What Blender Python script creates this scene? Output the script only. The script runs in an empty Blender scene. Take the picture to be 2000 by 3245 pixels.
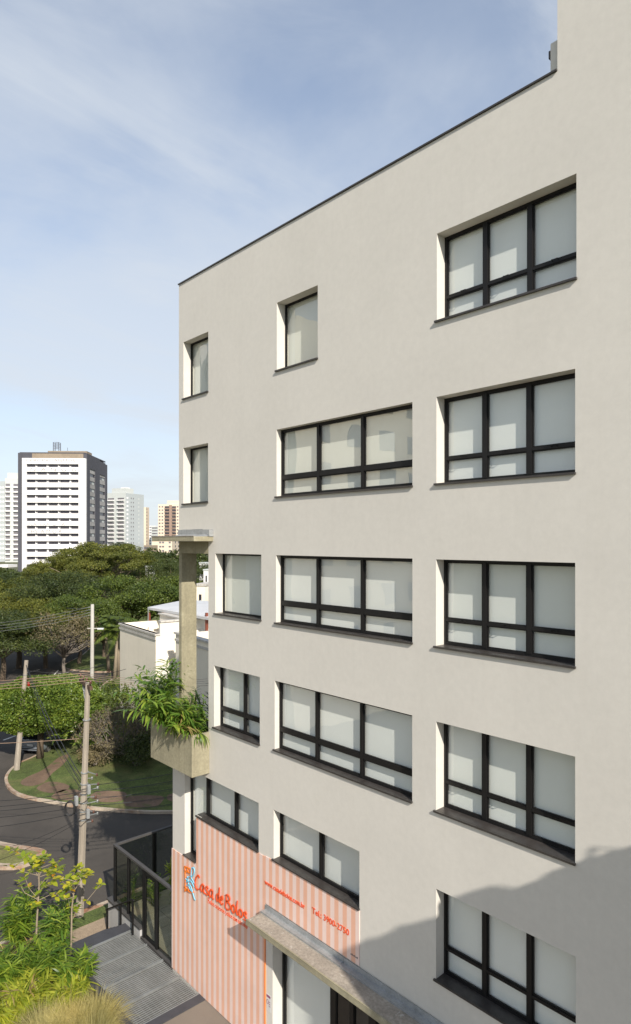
import bpy, math, random
import numpy as np
from mathutils import Vector, Matrix, Euler

R_ = math.radians
scene = bpy.context.scene
COL = scene.collection
rng = np.random.default_rng(7)
random.seed(7)

# ---------------------------------------------------------------- camera, sky, sun, exposure
ZC = 13.3                     # eye height above the street
D = 9.7                       # eye distance in front of the facade plane (y = 0)
FPX, CX, HY, OFF = 2050.0, 1000.0, 1716.0, 1870.0
TH = math.atan(OFF / FPX)
FW = np.array([-math.cos(TH), math.sin(TH), 0.0])
RT = np.array([math.sin(TH), math.cos(TH), 0.0])
cam_data = bpy.data.cameras.new('camera')
cam = bpy.data.objects.new('camera', cam_data)
COL.objects.link(cam)
cam.location = (0, -D, ZC)
cam.rotation_euler = (math.pi / 2, 0, math.atan2(-FW[0], FW[1]))
cam_data.sensor_fit = 'VERTICAL'
cam_data.sensor_height = 32.45
cam_data.lens = 20.5
cam_data.shift_y = (HY - 1622.5) / 3245.0
cam_data.clip_start = 0.1
cam_data.clip_end = 6000
scene.camera = cam

SUN = Vector((-1.38, 0.50, -1.0)).normalized()      # direction the light travels
sun_el = math.asin(-SUN.z)
sun_data = bpy.data.lights.new('sun', 'SUN')
sun_data.energy = 5.0
sun_data.angle = R_(0.53)
sun_data.color = (1.0, 0.93, 0.83)
sun = bpy.data.objects.new('sun', sun_data)
COL.objects.link(sun)
sun.location = (60, -25, 60)
sun.rotation_euler = SUN.to_track_quat('-Z', 'Y').to_euler()

world = bpy.data.worlds.new('World')
scene.world = world
world.use_nodes = True
wn, wl = world.node_tree.nodes, world.node_tree.links
wn.clear()


def wnode(t, **kw):
    n = wn.new(t)
    for k, v in kw.items():
        setattr(n, k, v)
    return n


def wmath(op, a, b=None, c=None, clamp=False):
    n = wn.new('ShaderNodeMath')
    n.operation = op
    n.use_clamp = clamp
    for i, v in enumerate((a, b, c)):
        if v is None:
            continue
        if isinstance(v, (int, float)):
            n.inputs[i].default_value = v
        else:
            wl.new(v, n.inputs[i])
    return n.outputs[0]


sky = wnode('ShaderNodeTexSky', sky_type='NISHITA')
sky.sun_disc = False
sky.sun_elevation = sun_el
sky.sun_rotation = math.atan2(-SUN.x, -SUN.y)
sky.altitude = 500
sky.air_density = 1.0
sky.dust_density = 0.5
sky.ozone_density = 1.3
tc = wnode('ShaderNodeTexCoord')
sep = wnode('ShaderNodeSeparateXYZ')
wl.new(tc.outputs['Generated'], sep.inputs[0])
zz = wmath('MAXIMUM', sep.outputs[2], 0.0)
den = wmath('ADD', zz, 0.16)
comb = wnode('ShaderNodeCombineXYZ')
wl.new(wmath('DIVIDE', sep.outputs[0], den), comb.inputs[0])
wl.new(wmath('DIVIDE', sep.outputs[1], den), comb.inputs[1])


def cloud_layer(rot, scl, loc, nscale, detail, rough, lo, hi, dist=0.0):
    mp = wnode('ShaderNodeMapping')
    mp.inputs['Rotation'].default_value = (0, 0, R_(rot))
    mp.inputs['Scale'].default_value = scl
    mp.inputs['Location'].default_value = loc
    wl.new(comb.outputs[0], mp.inputs[0])
    n = wnode('ShaderNodeTexNoise')
    n.inputs['Scale'].default_value = nscale
    n.inputs['Detail'].default_value = detail
    n.inputs['Roughness'].default_value = rough
    n.inputs['Distortion'].default_value = dist
    wl.new(mp.outputs[0], n.inputs['Vector'])
    r = wnode('ShaderNodeMapRange')
    r.interpolation_type = 'SMOOTHSTEP'
    r.inputs['From Min'].default_value = lo
    r.inputs['From Max'].default_value = hi
    wl.new(n.outputs[0], r.inputs['Value'])
    return r.outputs[0]


c_bank = cloud_layer(0, (0.9, 0.9, 1), (12.25, 3.05, 0), 0.8, 7, 0.56, 0.40, 0.64, 0.25)
c_wisp = cloud_layer(0, (1.9, 0.62, 1), (18.5, 9.3, 0), 1.5, 8, 0.60, 0.42, 0.74, 0.8)
c_veil = cloud_layer(0, (0.8, 0.8, 1), (8.0, 5.0, 0), 0.9, 4, 0.5, 0.25, 0.75, 0.3)
horizon = wmath('POWER', wmath('SUBTRACT', 1.0, zz, clamp=True), 2.7)
def clear(v, k):
    return wmath('SUBTRACT', 1.0, wmath('MULTIPLY', v, k))


open_sky = wmath('MULTIPLY', clear(c_bank, 0.58), clear(c_wisp, 0.52))
open_sky = wmath('MULTIPLY', open_sky, clear(c_veil, 0.24))
open_sky = wmath('MULTIPLY', open_sky, clear(horizon, 0.95))
fac = wmath('SUBTRACT', 1.0, wmath('MULTIPLY', open_sky, 0.94), clamp=True)
mix = wnode('ShaderNodeMix', data_type='RGBA')
wl.new(fac, mix.inputs[0])
wl.new(sky.outputs[0], mix.inputs[6])
mix.inputs[7].default_value = (3.9, 4.18, 4.52, 1)
bg = wnode('ShaderNodeBackground')
bg.inputs['Strength'].default_value = 0.148
wl.new(mix.outputs[2], bg.inputs[0])
wo = wnode('ShaderNodeOutputWorld')
wl.new(bg.outputs[0], wo.inputs[0])

vs = scene.view_settings
scene.display_settings.display_device = 'sRGB'
vs.view_transform = 'Standard'
vs.look = 'None'
vs.exposure = 0.33
vs.gamma = 1.0
vs.use_curve_mapping = False
scene.cycles.max_bounces = 8
scene.cycles.transparent_max_bounces = 24
scene.cycles.use_denoising = True


# ---------------------------------------------------------------- helpers
def at(px, py, Z):
    """a photograph pixel at depth Z as a point of the place"""
    r = FW * Z + RT * ((px - CX) / FPX * Z)
    return np.array([r[0], r[1] - D, ZC + (HY - py) / FPX * Z])


def gz(px, py, z=0.0):
    """a photograph pixel on the level z"""
    Z = (z - ZC) / ((HY - py) / FPX)
    return at(px, py, Z)


def lin(c):
    c = c / 255.0
    return c / 12.92 if c <= 0.04045 else ((c + 0.055) / 1.055) ** 2.4


def rgb(r, g, b):
    return (lin(r), lin(g), lin(b), 1.0)


class Thing:
    """an Empty at the thing's base; its parts are meshes built in world space"""
    def __init__(self, name, label, cat, base=(0, 0, 0), group=None, kind=None):
        self.base = np.array(base, float)
        o = bpy.data.objects.new(name, None)
        o.empty_display_size = 0.3
        o.location = tuple(self.base)
        COL.objects.link(o)
        o['label'] = label
        o['category'] = cat
        if group:
            o['group'] = group
        self.o = o


def tag(o, label, cat, group=None):
    o['label'] = label
    o['category'] = cat
    if group:
        o['group'] = group
    return o


def fast_mesh(name, V, faces_list, mat, smooth=False):
    """faces_list: list of integer arrays (M,k)"""
    me = bpy.data.meshes.new(name)
    V = np.asarray(V, np.float32)
    me.vertices.add(len(V))
    me.vertices.foreach_set('co', V.ravel())
    nl = sum(f.size for f in faces_list)
    npoly = sum(len(f) for f in faces_list)
    me.loops.add(nl)
    me.polygons.add(npoly)
    idx = np.concatenate([f.ravel() for f in faces_list]).astype(np.int32)
    tot = np.concatenate([np.full(len(f), f.shape[1]) for f in faces_list]).astype(np.int32)
    start = np.concatenate([[0], np.cumsum(tot)[:-1]]).astype(np.int32)
    me.loops.foreach_set('vertex_index', idx)
    me.polygons.foreach_set('loop_start', start)
    me.polygons.foreach_set('loop_total', tot)
    if smooth:
        me.polygons.foreach_set('use_smooth', np.ones(npoly, bool))
    mats = mat if isinstance(mat, (list, tuple)) else [mat]
    for m in mats:
        me.materials.append(m)
    me.update(calc_edges=True)
    me.validate()
    return me


class MB:
    def __init__(self):
        self.v, self.f = [], []
        self.smooth = False

    def face(self, pts):
        n = len(self.v)
        self.v += [tuple(map(float, p)) for p in pts]
        self.f.append(tuple(range(n, n + len(pts))))
        return self

    def box(self, x0, x1, y0, y1, z0, z1):
        n = len(self.v)
        self.v += [(x0, y0, z0), (x1, y0, z0), (x1, y1, z0), (x0, y1, z0), (x0, y0, z1), (x1, y0, z1), (x1, y1, z1), (x0, y1, z1)]
        for q in ((3, 2, 1, 0), (4, 5, 6, 7), (0, 1, 5, 4), (1, 2, 6, 5), (2, 3, 7, 6), (3, 0, 4, 7)):
            self.f.append(tuple(n + i for i in q))
        return self

    def obox(self, c, ax, ay, az, hx, hy, hz):
        """oriented box: centre, unit axes, half sizes"""
        c, ax, ay, az = (np.asarray(t, float) for t in (c, ax, ay, az))
        n = len(self.v)
        for sx, sy, sz in ((-1, -1, -1), (1, -1, -1), (1, 1, -1), (-1, 1, -1), (-1, -1, 1), (1, -1, 1), (1, 1, 1), (-1, 1, 1)):
            self.v.append(tuple(c + ax * hx * sx + ay * hy * sy + az * hz * sz))
        for q in ((3, 2, 1, 0), (4, 5, 6, 7), (0, 1, 5, 4), (1, 2, 6, 5), (2, 3, 7, 6), (3, 0, 4, 7)):
            self.f.append(tuple(n + i for i in q))
        return self

    def bar(self, a, b, w, h=None, up=(0, 0, 1)):
        a, b = np.asarray(a, float), np.asarray(b, float)
        d = b - a
        L = np.linalg.norm(d)
        d = d / L
        up = np.asarray(up, float)
        s = np.cross(d, up)
        if np.linalg.norm(s) < 1e-4:
            s = np.cross(d, (1, 0, 0))
        s /= np.linalg.norm(s)
        u = np.cross(s, d)
        return self.obox((a + b) / 2, d, s, u, L / 2, w / 2, (h or w) / 2)

    def tube(self, pts, rad, n=8, cap=True):
        pts = [np.asarray(p, float) for p in pts]
        if not hasattr(rad, '__len__'):
            rad = [rad] * len(pts)
        base = len(self.v)
        ref = None
        for i, p in enumerate(pts):
            d = pts[min(i + 1, len(pts) - 1)] - pts[max(i - 1, 0)]
            d = d / (np.linalg.norm(d) + 1e-9)
            if ref is None:
                ref = np.array((1., 0, 0)) if abs(d[0]) < 0.8 else np.array((0, 1., 0))
            s = np.cross(d, ref)
            s /= np.linalg.norm(s) + 1e-9
            u = np.cross(s, d)
            ref = np.cross(d, s) * 0 + ref
            for k in range(n):
                a = 2 * math.pi * k / n
                self.v.append(tuple(p + (s * math.cos(a) + u * math.sin(a)) * rad[i]))
        for i in range(len(pts) - 1):
            for k in range(n):
                a0 = base + i * n + k
                a1 = base + i * n + (k + 1) % n
                self.f.append((a0, a1, a1 + n, a0 + n))
        if cap:
            self.f.append(tuple(base + k for k in range(n))[::-1])
            self.f.append(tuple(base + (len(pts) - 1) * n + k for k in range(n)))
        return self

    def prism(self, poly, z0, z1):
        """horizontal polygon extruded from z0 to z1"""
        n = len(self.v)
        m = len(poly)
        self.v += [(p[0], p[1], z0) for p in poly] + [(p[0], p[1], z1) for p in poly]
        self.f.append(tuple(n + i for i in range(m))[::-1])
        self.f.append(tuple(n + m + i for i in range(m)))
        for i in range(m):
            j = (i + 1) % m
            self.f.append((n + i, n + j, n + m + j, n + m + i))
        return self

    def lathe(self, c, prof, n=16, axis=(0, 0, 1)):
        c = np.asarray(c, float)
        az = np.asarray(axis, float)
        az /= np.linalg.norm(az)
        ax = np.cross(az, (0.3, 0.9, 0.2))
        ax /= np.linalg.norm(ax)
        ay = np.cross(az, ax)
        base = len(self.v)
        for r, z in prof:
            for k in range(n):
                a = 2 * math.pi * k / n
                self.v.append(tuple(c + az * z + (ax * math.cos(a) + ay * math.sin(a)) * r))
        for i in range(len(prof) - 1):
            for k in range(n):
                a0 = base + i * n + k
                a1 = base + i * n + (k + 1) % n
                self.f.append((a0, a1, a1 + n, a0 + n))
        self.f.append(tuple(base + k for k in range(n))[::-1])
        self.f.append(tuple(base + (len(prof) - 1) * n + k for k in range(n)))
        return self

    def mesh(self, name, mat, off=(0, 0, 0), smooth=False):
        me = bpy.data.meshes.new(name)
        ox, oy, oz = off
        me.from_pydata([(x - ox, y - oy, z - oz) for x, y, z in self.v], [], self.f)
        me.materials.append(mat)
        if smooth:
            me.polygons.foreach_set('use_smooth', np.ones(len(me.polygons), bool))
        me.update()
        return me

    def build(self, name, mat, parent=None, smooth=False, bevel=0.0):
        """parent: Thing, (Thing, part object) or None"""
        if parent is None:
            off, po = (0, 0, 0), None
        elif isinstance(parent, Thing):
            off, po = tuple(parent.base), parent.o
        else:
            off, po = tuple(parent[0].base), parent[1]
        me = self.mesh(name, mat, off, smooth)
        o = bpy.data.objects.new(name, me)
        COL.objects.link(o)
        o.parent = po
        if bevel:
            b = o.modifiers.new('bevel', 'BEVEL')
            b.width = bevel
            b.segments = 2
            b.limit_method = 'ANGLE'
        return o


def link_mesh(name, me, parent=None, loc=None):
    o = bpy.data.objects.new(name, me)
    COL.objects.link(o)
    if parent is not None:
        o.parent = parent
    if loc is not None:
        o.location = tuple(loc)
    return o


def struct(o):
    o['kind'] = 'structure'
    return o


# ---------------------------------------------------------------- materials
def new_mat(name):
    m = bpy.data.materials.new(name)
    m.use_nodes = True
    nt = m.node_tree
    nt.nodes.clear()
    out = nt.nodes.new('ShaderNodeOutputMaterial')
    return m, nt, nt.nodes, nt.links, out


def n_noise(N, L, vec, scale, detail=4, rough=0.55, dist=0.0):
    n = N.new('ShaderNodeTexNoise')
    n.inputs['Scale'].default_value = scale
    n.inputs['Detail'].default_value = detail
    n.inputs['Roughness'].default_value = rough
    n.inputs['Distortion'].default_value = dist
    L.new(vec, n.inputs['Vector'])
    return n.outputs[0]


def n_ramp(N, L, val, stops):
    r = N.new('ShaderNodeValToRGB')
    e = r.color_ramp.elements
    while len(e) > 1:
        e.remove(e[-1])
    e[0].position, e[0].color = stops[0]
    for p, c in stops[1:]:
        q = e.new(p)
        q.color = c
    L.new(val, r.inputs[0])
    return r.outputs[0]


def n_mix(N, L, fac, a, b, mode='MIX'):
    m = N.new('ShaderNodeMix')
    m.data_type = 'RGBA'
    m.blend_type = mode
    for s, v in ((m.inputs[0], fac), (m.inputs[6], a), (m.inputs[7], b)):
        if isinstance(v, (int, float)):
            s.default_value = v
        elif isinstance(v, tuple):
            s.default_value = v
        else:
            L.new(v, s)
    return m.outputs[2]


def n_pos(N, L, scale=(1, 1, 1)):
    g = N.new('ShaderNodeNewGeometry')
    mp = N.new('ShaderNodeMapping')
    mp.inputs['Scale'].default_value = scale
    L.new(g.outputs['Position'], mp.inputs[0])
    return mp.outputs[0]


def mul(c, k):
    return (c[0] * k, c[1] * k, c[2] * k, 1.0)


def surface(name, col, rough=0.8, vary=0.12, scale=1.5, fine=25.0, fine_amt=0.06, bump=0.1, bump_scale=40.0, streak=0.0, streak_col=None,
            metal=0.0, spec=0.4, stain=None, stain_lo=0.58, stain_hi=0.75, stain_scale=0.7, stretch=(1, 1, 1)):
    m, nt, N, L, out = new_mat(name)
    b = N.new('ShaderNodeBsdfPrincipled')
    p = n_pos(N, L, stretch)
    big = n_noise(N, L, p, scale, 6, 0.6)
    c = n_ramp(N, L, big, [(0.28, mul(col, 1 - vary)), (0.72, mul(col, 1 + vary))])
    f = n_noise(N, L, p, fine, 3, 0.7)
    fr = n_ramp(N, L, f, [(0.3, (1 - fine_amt,) * 3 + (1,)), (0.7, (1 + fine_amt,) * 3 + (1,))])
    c = n_mix(N, L, 1.0, c, fr, 'MULTIPLY')
    if stain:
        s = n_noise(N, L, p, stain_scale, 7, 0.68)
        sr = n_ramp(N, L, s, [(stain_lo, (0, 0, 0, 1)), (stain_hi, (1, 1, 1, 1))])
        c = n_mix(N, L, sr, c, stain)
    if streak:
        ps = n_pos(N, L, (3.0, 3.0, 0.16))
        s = n_noise(N, L, ps, 1.6, 5, 0.65)
        sr = n_ramp(N, L, s, [(0.50, (0, 0, 0, 1)), (0.80, (streak,) * 3 + (1,))])
        c = n_mix(N, L, sr, c, streak_col or mul(col, 0.6))
    L.new(c, b.inputs['Base Color'])
    b.inputs['Roughness'].default_value = rough
    b.inputs['Metallic'].default_value = metal
    b.inputs['Specular IOR Level'].default_value = spec
    if bump:
        bn = N.new('ShaderNodeBump')
        bn.inputs['Strength'].default_value = bump
        bn.inputs['Distance'].default_value = 0.02
        h = n_noise(N, L, p, bump_scale, 5, 0.65)
        L.new(h, bn.inputs['Height'])
        L.new(bn.outputs[0], b.inputs['Normal'])
    L.new(b.outputs[0], out.inputs[0])
    return m


def leaf_mat(name, c1, c2, c3=None, rough=0.5, trans=0.3, nscale=0.5, spec=0.35):
    m, nt, N, L, out = new_mat(name)
    g = N.new('ShaderNodeNewGeometry')
    cr = n_ramp(N, L, g.outputs['Random Per Island'], [(0.0, c1), (0.55, c2), (1.0, c3 or mul(c2, 1.35))])
    p = n_pos(N, L)
    n = n_noise(N, L, p, nscale, 3, 0.5)
    tint = n_ramp(N, L, n, [(0.3, (0.72, 0.78, 0.75, 1)), (0.7, (1.25, 1.18, 1.0, 1))])
    c = n_mix(N, L, 1.0, cr, tint, 'MULTIPLY')
    b = N.new('ShaderNodeBsdfPrincipled')
    L.new(c, b.inputs['Base Color'])
    b.inputs['Roughness'].default_value = rough
    b.inputs['Specular IOR Level'].default_value = spec
    t = N.new('ShaderNodeBsdfTranslucent')
    tcol = n_mix(N, L, 1.0, c, (1.5, 1.6, 0.55, 1), 'MULTIPLY')
    L.new(tcol, t.inputs[0])
    mx = N.new('ShaderNodeMixShader')
    mx.inputs[0].default_value = trans
    L.new(b.outputs[0], mx.inputs[1])
    L.new(t.outputs[0], mx.inputs[2])
    L.new(mx.outputs[0], out.inputs[0])
    return m


def glass_mat(name, tint=(0.93, 0.96, 0.95, 1), wave=0.02, wscale=2.0, f0=0.07, rough=0.0):
    """thin pane: mirror reflection by a two-sided Schlick term, the rest goes straight through"""
    m, nt, N, L, out = new_mat(name)
    g = N.new('ShaderNodeNewGeometry')
    dt = N.new('ShaderNodeVectorMath')
    dt.operation = 'DOT_PRODUCT'
    L.new(g.outputs['Incoming'], dt.inputs[0])
    L.new(g.outputs['Normal'], dt.inputs[1])

    def mt(op, a, b=None):
        n = N.new('ShaderNodeMath')
        n.operation = op
        for i, v in enumerate((a, b)):
            if isinstance(v, (int, float)):
                n.inputs[i].default_value = v
            elif v is not None:
                L.new(v, n.inputs[i])
        return n.outputs[0]
    fac = mt('ADD', f0, mt('MULTIPLY', 1 - f0, mt('POWER', mt('SUBTRACT', 1.0, mt('ABSOLUTE', dt.outputs['Value'])), 5.0)))
    gl = N.new('ShaderNodeBsdfGlossy')
    gl.inputs['Roughness'].default_value = rough
    tr = N.new('ShaderNodeBsdfTransparent')
    tr.inputs[0].default_value = tint
    if wave:
        p = n_pos(N, L, (1.0, 1.0, 0.6))
        h = n_noise(N, L, p, wscale, 1, 0.4)
        bn = N.new('ShaderNodeBump')
        bn.inputs['Strength'].default_value = wave
        bn.inputs['Distance'].default_value = 0.3
        L.new(h, bn.inputs['Height'])
        L.new(bn.outputs[0], gl.inputs['Normal'])
    mx = N.new('ShaderNodeMixShader')
    L.new(fac, mx.inputs[0])
    L.new(tr.outputs[0], mx.inputs[1])
    L.new(gl.outputs[0], mx.inputs[2])
    L.new(mx.outputs[0], out.inputs[0])
    return m


def plain(name, col, rough=0.5, metal=0.0, spec=0.5, vary=0.06):
    return surface(name, col, rough, vary, 3.0, 40.0, 0.04, 0.0, 10, metal=metal, spec=spec)


def stripe_mat():
    m, nt, N, L, out = new_mat('pink_striped_print')
    g = N.new('ShaderNodeNewGeometry')
    s = N.new('ShaderNodeSeparateXYZ')
    L.new(g.outputs['Position'], s.inputs[0])
    a = N.new('ShaderNodeMath')
    a.operation = 'MULTIPLY_ADD'
    a.inputs[1].default_value = 1 / 0.252
    a.inputs[2].default_value = 100.73
    L.new(s.outputs[0], a.inputs[0])
    f = N.new('ShaderNodeMath')
    f.operation = 'FRACT'
    L.new(a.outputs[0], f.inputs[0])
    r = N.new('ShaderNodeValToRGB')
    r.color_ramp.interpolation = 'CONSTANT'
    r.color_ramp.elements[0].color = (0.74, 0.42, 0.30, 1)
    r.color_ramp.elements[1].position = 0.5
    r.color_ramp.elements[1].color = (0.76, 0.59, 0.53, 1)
    L.new(f.outputs[0], r.inputs[0])
    p = n_pos(N, L)
    n = n_noise(N, L, p, 1.3, 5, 0.6)
    nr = n_ramp(N, L, n, [(0.3, (0.93, 0.93, 0.93, 1)), (0.7, (1.05, 1.05, 1.05, 1))])
    c = n_mix(N, L, 1.0, r.outputs[0], nr, 'MULTIPLY')
    b = N.new('ShaderNodeBsdfPrincipled')
    L.new(c, b.inputs['Base Color'])
    b.inputs['Roughness'].default_value = 0.6
    L.new(b.outputs[0], out.inputs[0])
    return m


M = {}
M['wall'] = surface('painted_render', (0.608, 0.581, 0.528, 1), 0.85, 0.035, 0.6, 7, 0.03, 0.12, 90, streak=0.13, streak_col=(0.50, 0.465, 0.41, 1), spec=0.25)
M['frame'] = surface('black_aluminium', (0.009, 0.0085, 0.0085, 1), 0.5, 0.1, 3, 50, 0.1, 0, 10, spec=0.3)
M['blind'] = surface('roller_blind', (0.80, 0.80, 0.77, 1), 0.9, 0.03, 0.8, 120, 0.02, 0.05, 300, spec=0.2)
M['sill'] = surface('dark_granite', (0.045, 0.040, 0.037, 1), 0.35, 0.25, 8, 150, 0.35, 0.05, 80)
M['glass'] = glass_mat('window_glass', (0.95, 0.97, 0.96, 1), 0.018, 1.6, 0.085)
M['glass_fix'] = glass_mat('window_glass_fixed', (0.93, 0.95, 0.92, 1), 0.018, 1.3, 0.16)
M['glass_fence'] = glass_mat('fence_glass', (0.80, 0.82, 0.79, 1), 0.004, 1.0, 0.05)
M['concrete'] = surface('raw_concrete', (0.30, 0.272, 0.185, 1), 0.85, 0.20, 1.1, 14, 0.14, 0.3, 25, streak=0.7, streak_col=(0.20, 0.175, 0.12, 1), stain=(0.40, 0.37, 0.28, 1), stain_scale=2.2)
M['concrete_top'] = surface('weathered_concrete_top', (0.30, 0.265, 0.22, 1), 0.8, 0.2, 1.8, 14, 0.25, 0.2, 20, stain=(0.55, 0.53, 0.48, 1), stain_lo=0.62, stain_hi=0.70, stain_scale=5.0)
M['zinc'] = surface('zinc_flashing', (0.36, 0.37, 0.37, 1), 0.45, 0.18, 2.5, 20, 0.12, 0.1, 8, metal=0.35, stain=(0.25, 0.24, 0.22, 1), stain_scale=2.2)
M['stripe'] = stripe_mat()
M['orange'] = plain('orange_lettering', (0.78, 0.10, 0.025, 1), 0.45)
M['orange2'] = plain('logo_orange', (0.85, 0.22, 0.03, 1), 0.45)
M['blue'] = plain('logo_blue', (0.20, 0.55, 0.75, 1), 0.45)
M['red_print'] = plain('dark_red_print', (0.45, 0.05, 0.03, 1), 0.5)
M['granite_border'] = surface('grey_granite', (0.055, 0.055, 0.062, 1), 0.6, 0.15, 4, 90, 0.2, 0.08, 60)
M['steel'] = surface('galvanised_steel', (0.30, 0.31, 0.305, 1), 0.45, 0.2, 2.5, 60, 0.15, 0.05, 30, metal=0.5)
M['pit'] = surface('dark_pit', (0.12, 0.12, 0.115, 1), 0.9, 0.35, 1.6, 20, 0.2, 0.1, 20)
M['asphalt'] = surface('asphalt', (0.070, 0.061, 0.052, 1), 0.9, 0.14, 0.35, 60, 0.28, 0.35, 90, stain=(0.050, 0.044, 0.038, 1), stain_scale=0.12, stain_lo=0.5, stain_hi=0.62)
M['paving'] = surface('tan_paving', (0.30, 0.23, 0.16, 1), 0.9, 0.12, 1.2, 22, 0.22, 0.3, 30)
M['driveway'] = surface('brown_concrete_floor', (0.185, 0.155, 0.125, 1), 0.85, 0.10, 0.8, 70, 0.08, 0.1, 60)
M['pale_stone'] = surface('pale_courtyard_stone', (0.50, 0.43, 0.30, 1), 0.8, 0.12, 1.1, 30, 0.08, 0.1, 40)
M['kerb'] = surface('worn_kerb', (0.42, 0.35, 0.27, 1), 0.9, 0.2, 1.1, 18, 0.18, 0.3, 20, stain=(0.26, 0.12, 0.06, 1), stain_scale=0.5, stain_lo=0.45, stain_hi=0.62)
M['grass'] = surface('mown_grass', (0.078, 0.105, 0.026, 1), 0.95, 0.4, 0.9, 14, 0.5, 0.9, 30, stain=(0.16, 0.15, 0.055, 1), stain_scale=0.35, stain_lo=0.48, stain_hi=0.68)
M['grass_pale'] = surface('pale_grass', (0.15, 0.15, 0.050, 1), 0.95, 0.3, 0.8, 9, 0.3, 0.6, 18, stain=(0.20, 0.15, 0.075, 1), stain_scale=0.5, stain_lo=0.5, stain_hi=0.7)
M['earth'] = surface('red_earth', (0.165, 0.108, 0.072, 1), 0.95, 0.25, 0.8, 12, 0.22, 0.4, 15, stain=(0.085, 0.105, 0.032, 1), stain_scale=1.3, stain_lo=0.56, stain_hi=0.66)
M['terrain'] = surface('far_terrain', (0.10, 0.105, 0.05, 1), 0.95, 0.35, 0.02, 0.6, 0.3, 0, 10)
M['roadpaint'] = surface('road_paint', (0.62, 0.60, 0.56, 1), 0.8, 0.2, 1.5, 14, 0.3, 0, 10)
M['pole'] = surface('weathered_pole', (0.30, 0.26, 0.21, 1), 0.9, 0.2, 1.2, 20, 0.18, 0.3, 14, stretch=(6, 6, 0.6), streak=0.6, streak_col=(0.12, 0.09, 0.065, 1))
M['pole_white'] = surface('pale_concrete_pole', (0.42, 0.40, 0.36, 1), 0.9, 0.1, 1.0, 20, 0.08, 0.1, 14)
M['wood'] = surface('crossarm_timber', (0.10, 0.062, 0.04, 1), 0.9, 0.2, 3, 20, 0.2, 0.2, 14)
M['wire'] = plain('wire_black', (0.02, 0.02, 0.021, 1), 0.6)
M['wire_copper'] = plain('wire_aged_copper', (0.34, 0.235, 0.165, 1), 0.5)
M['porcelain'] = plain('insulator_porcelain', (0.12, 0.06, 0.045, 1), 0.25)
M['bark'] = surface('bark', (0.10, 0.075, 0.052, 1), 0.95, 0.25, 3, 20, 0.25, 0.4, 14, stretch=(3, 3, 0.8))
M['bark_pale'] = surface('pale_bark', (0.26, 0.21, 0.15, 1), 0.95, 0.2, 3, 20, 0.2, 0.3, 14, stretch=(3, 3, 0.8))
M['bark_grey'] = surface('grey_twigs', (0.17, 0.145, 0.12, 1), 0.95, 0.2, 3, 20, 0.2, 0.2, 14)
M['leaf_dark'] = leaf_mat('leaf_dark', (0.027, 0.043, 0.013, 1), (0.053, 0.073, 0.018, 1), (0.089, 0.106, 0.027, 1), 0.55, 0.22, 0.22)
M['leaf_olive'] = leaf_mat('leaf_olive', (0.068, 0.081, 0.016, 1), (0.109, 0.121, 0.021, 1), (0.167, 0.166, 0.028, 1), 0.6, 0.25, 0.25)
M['leaf_mid'] = leaf_mat('leaf_mid', (0.043, 0.070, 0.013, 1), (0.079, 0.112, 0.020, 1), (0.128, 0.162, 0.030, 1), 0.5, 0.25, 0.3)
M['leaf_hedge'] = leaf_mat('leaf_hedge', (0.060, 0.101, 0.019, 1), (0.117, 0.176, 0.030, 1), (0.210, 0.260, 0.048, 1), 0.4, 0.25, 0.7)
M['leaf_dry'] = leaf_mat('leaf_dry', (0.114, 0.096, 0.054, 1), (0.156, 0.130, 0.074, 1), (0.192, 0.156, 0.102, 1), 0.7, 0.2, 0.4)
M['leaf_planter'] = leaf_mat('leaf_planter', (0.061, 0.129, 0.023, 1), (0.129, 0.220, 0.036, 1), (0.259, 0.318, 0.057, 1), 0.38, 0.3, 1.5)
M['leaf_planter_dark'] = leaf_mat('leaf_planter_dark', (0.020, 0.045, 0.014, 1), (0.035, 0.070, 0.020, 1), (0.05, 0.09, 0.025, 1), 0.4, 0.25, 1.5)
M['leaf_straw'] = leaf_mat('leaf_straw', (0.30, 0.22, 0.09, 1), (0.38, 0.28, 0.12, 1), (0.22, 0.24, 0.07, 1), 0.6, 0.3, 1.5)
M['leaf_ginger'] = leaf_mat('leaf_ginger', (0.062, 0.125, 0.018, 1), (0.13, 0.21, 0.026, 1), (0.25, 0.32, 0.045, 1), 0.4, 0.35, 1.2)
M['leaf_ginger_yel'] = leaf_mat('leaf_ginger_yellow', (0.17, 0.22, 0.025, 1), (0.29, 0.33, 0.035, 1), (0.40, 0.40, 0.06, 1), 0.4, 0.35, 1.2)
M['leaf_sapling'] = leaf_mat('leaf_sapling', (0.138, 0.217, 0.030, 1), (0.304, 0.350, 0.035, 1), (0.497, 0.435, 0.040, 1), 0.35, 0.4, 1.5)
M['leaf_orange'] = leaf_mat('leaf_orange', (0.55, 0.26, 0.02, 1), (0.6, 0.32, 0.03, 1), (0.5, 0.2, 0.03, 1), 0.4, 0.4, 1.5)
M['grass_plume'] = leaf_mat('grass_plume', (0.28, 0.25, 0.10, 1), (0.40, 0.35, 0.16, 1), (0.50, 0.44, 0.24, 1), 0.7, 0.3, 1.2)
M['petal'] = plain('white_petal', (0.75, 0.72, 0.62, 1), 0.5)
M['soil'] = surface('bark_mulch', (0.085, 0.055, 0.038, 1), 0.95, 0.3, 3, 25, 0.35, 0.5, 20)
M['house_wall'] = surface('cream_house_render', (0.84, 0.76, 0.62, 1), 0.9, 0.06, 0.5, 30, 0.05, 0.1, 30, streak=0.10, streak_col=(0.36, 0.31, 0.24, 1))
M['house_white'] = surface('white_house_render', (0.74, 0.69, 0.60, 1), 0.9, 0.06, 0.5, 30, 0.05, 0.1, 30, streak=0.25, streak_col=(0.45, 0.40, 0.33, 1))
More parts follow.
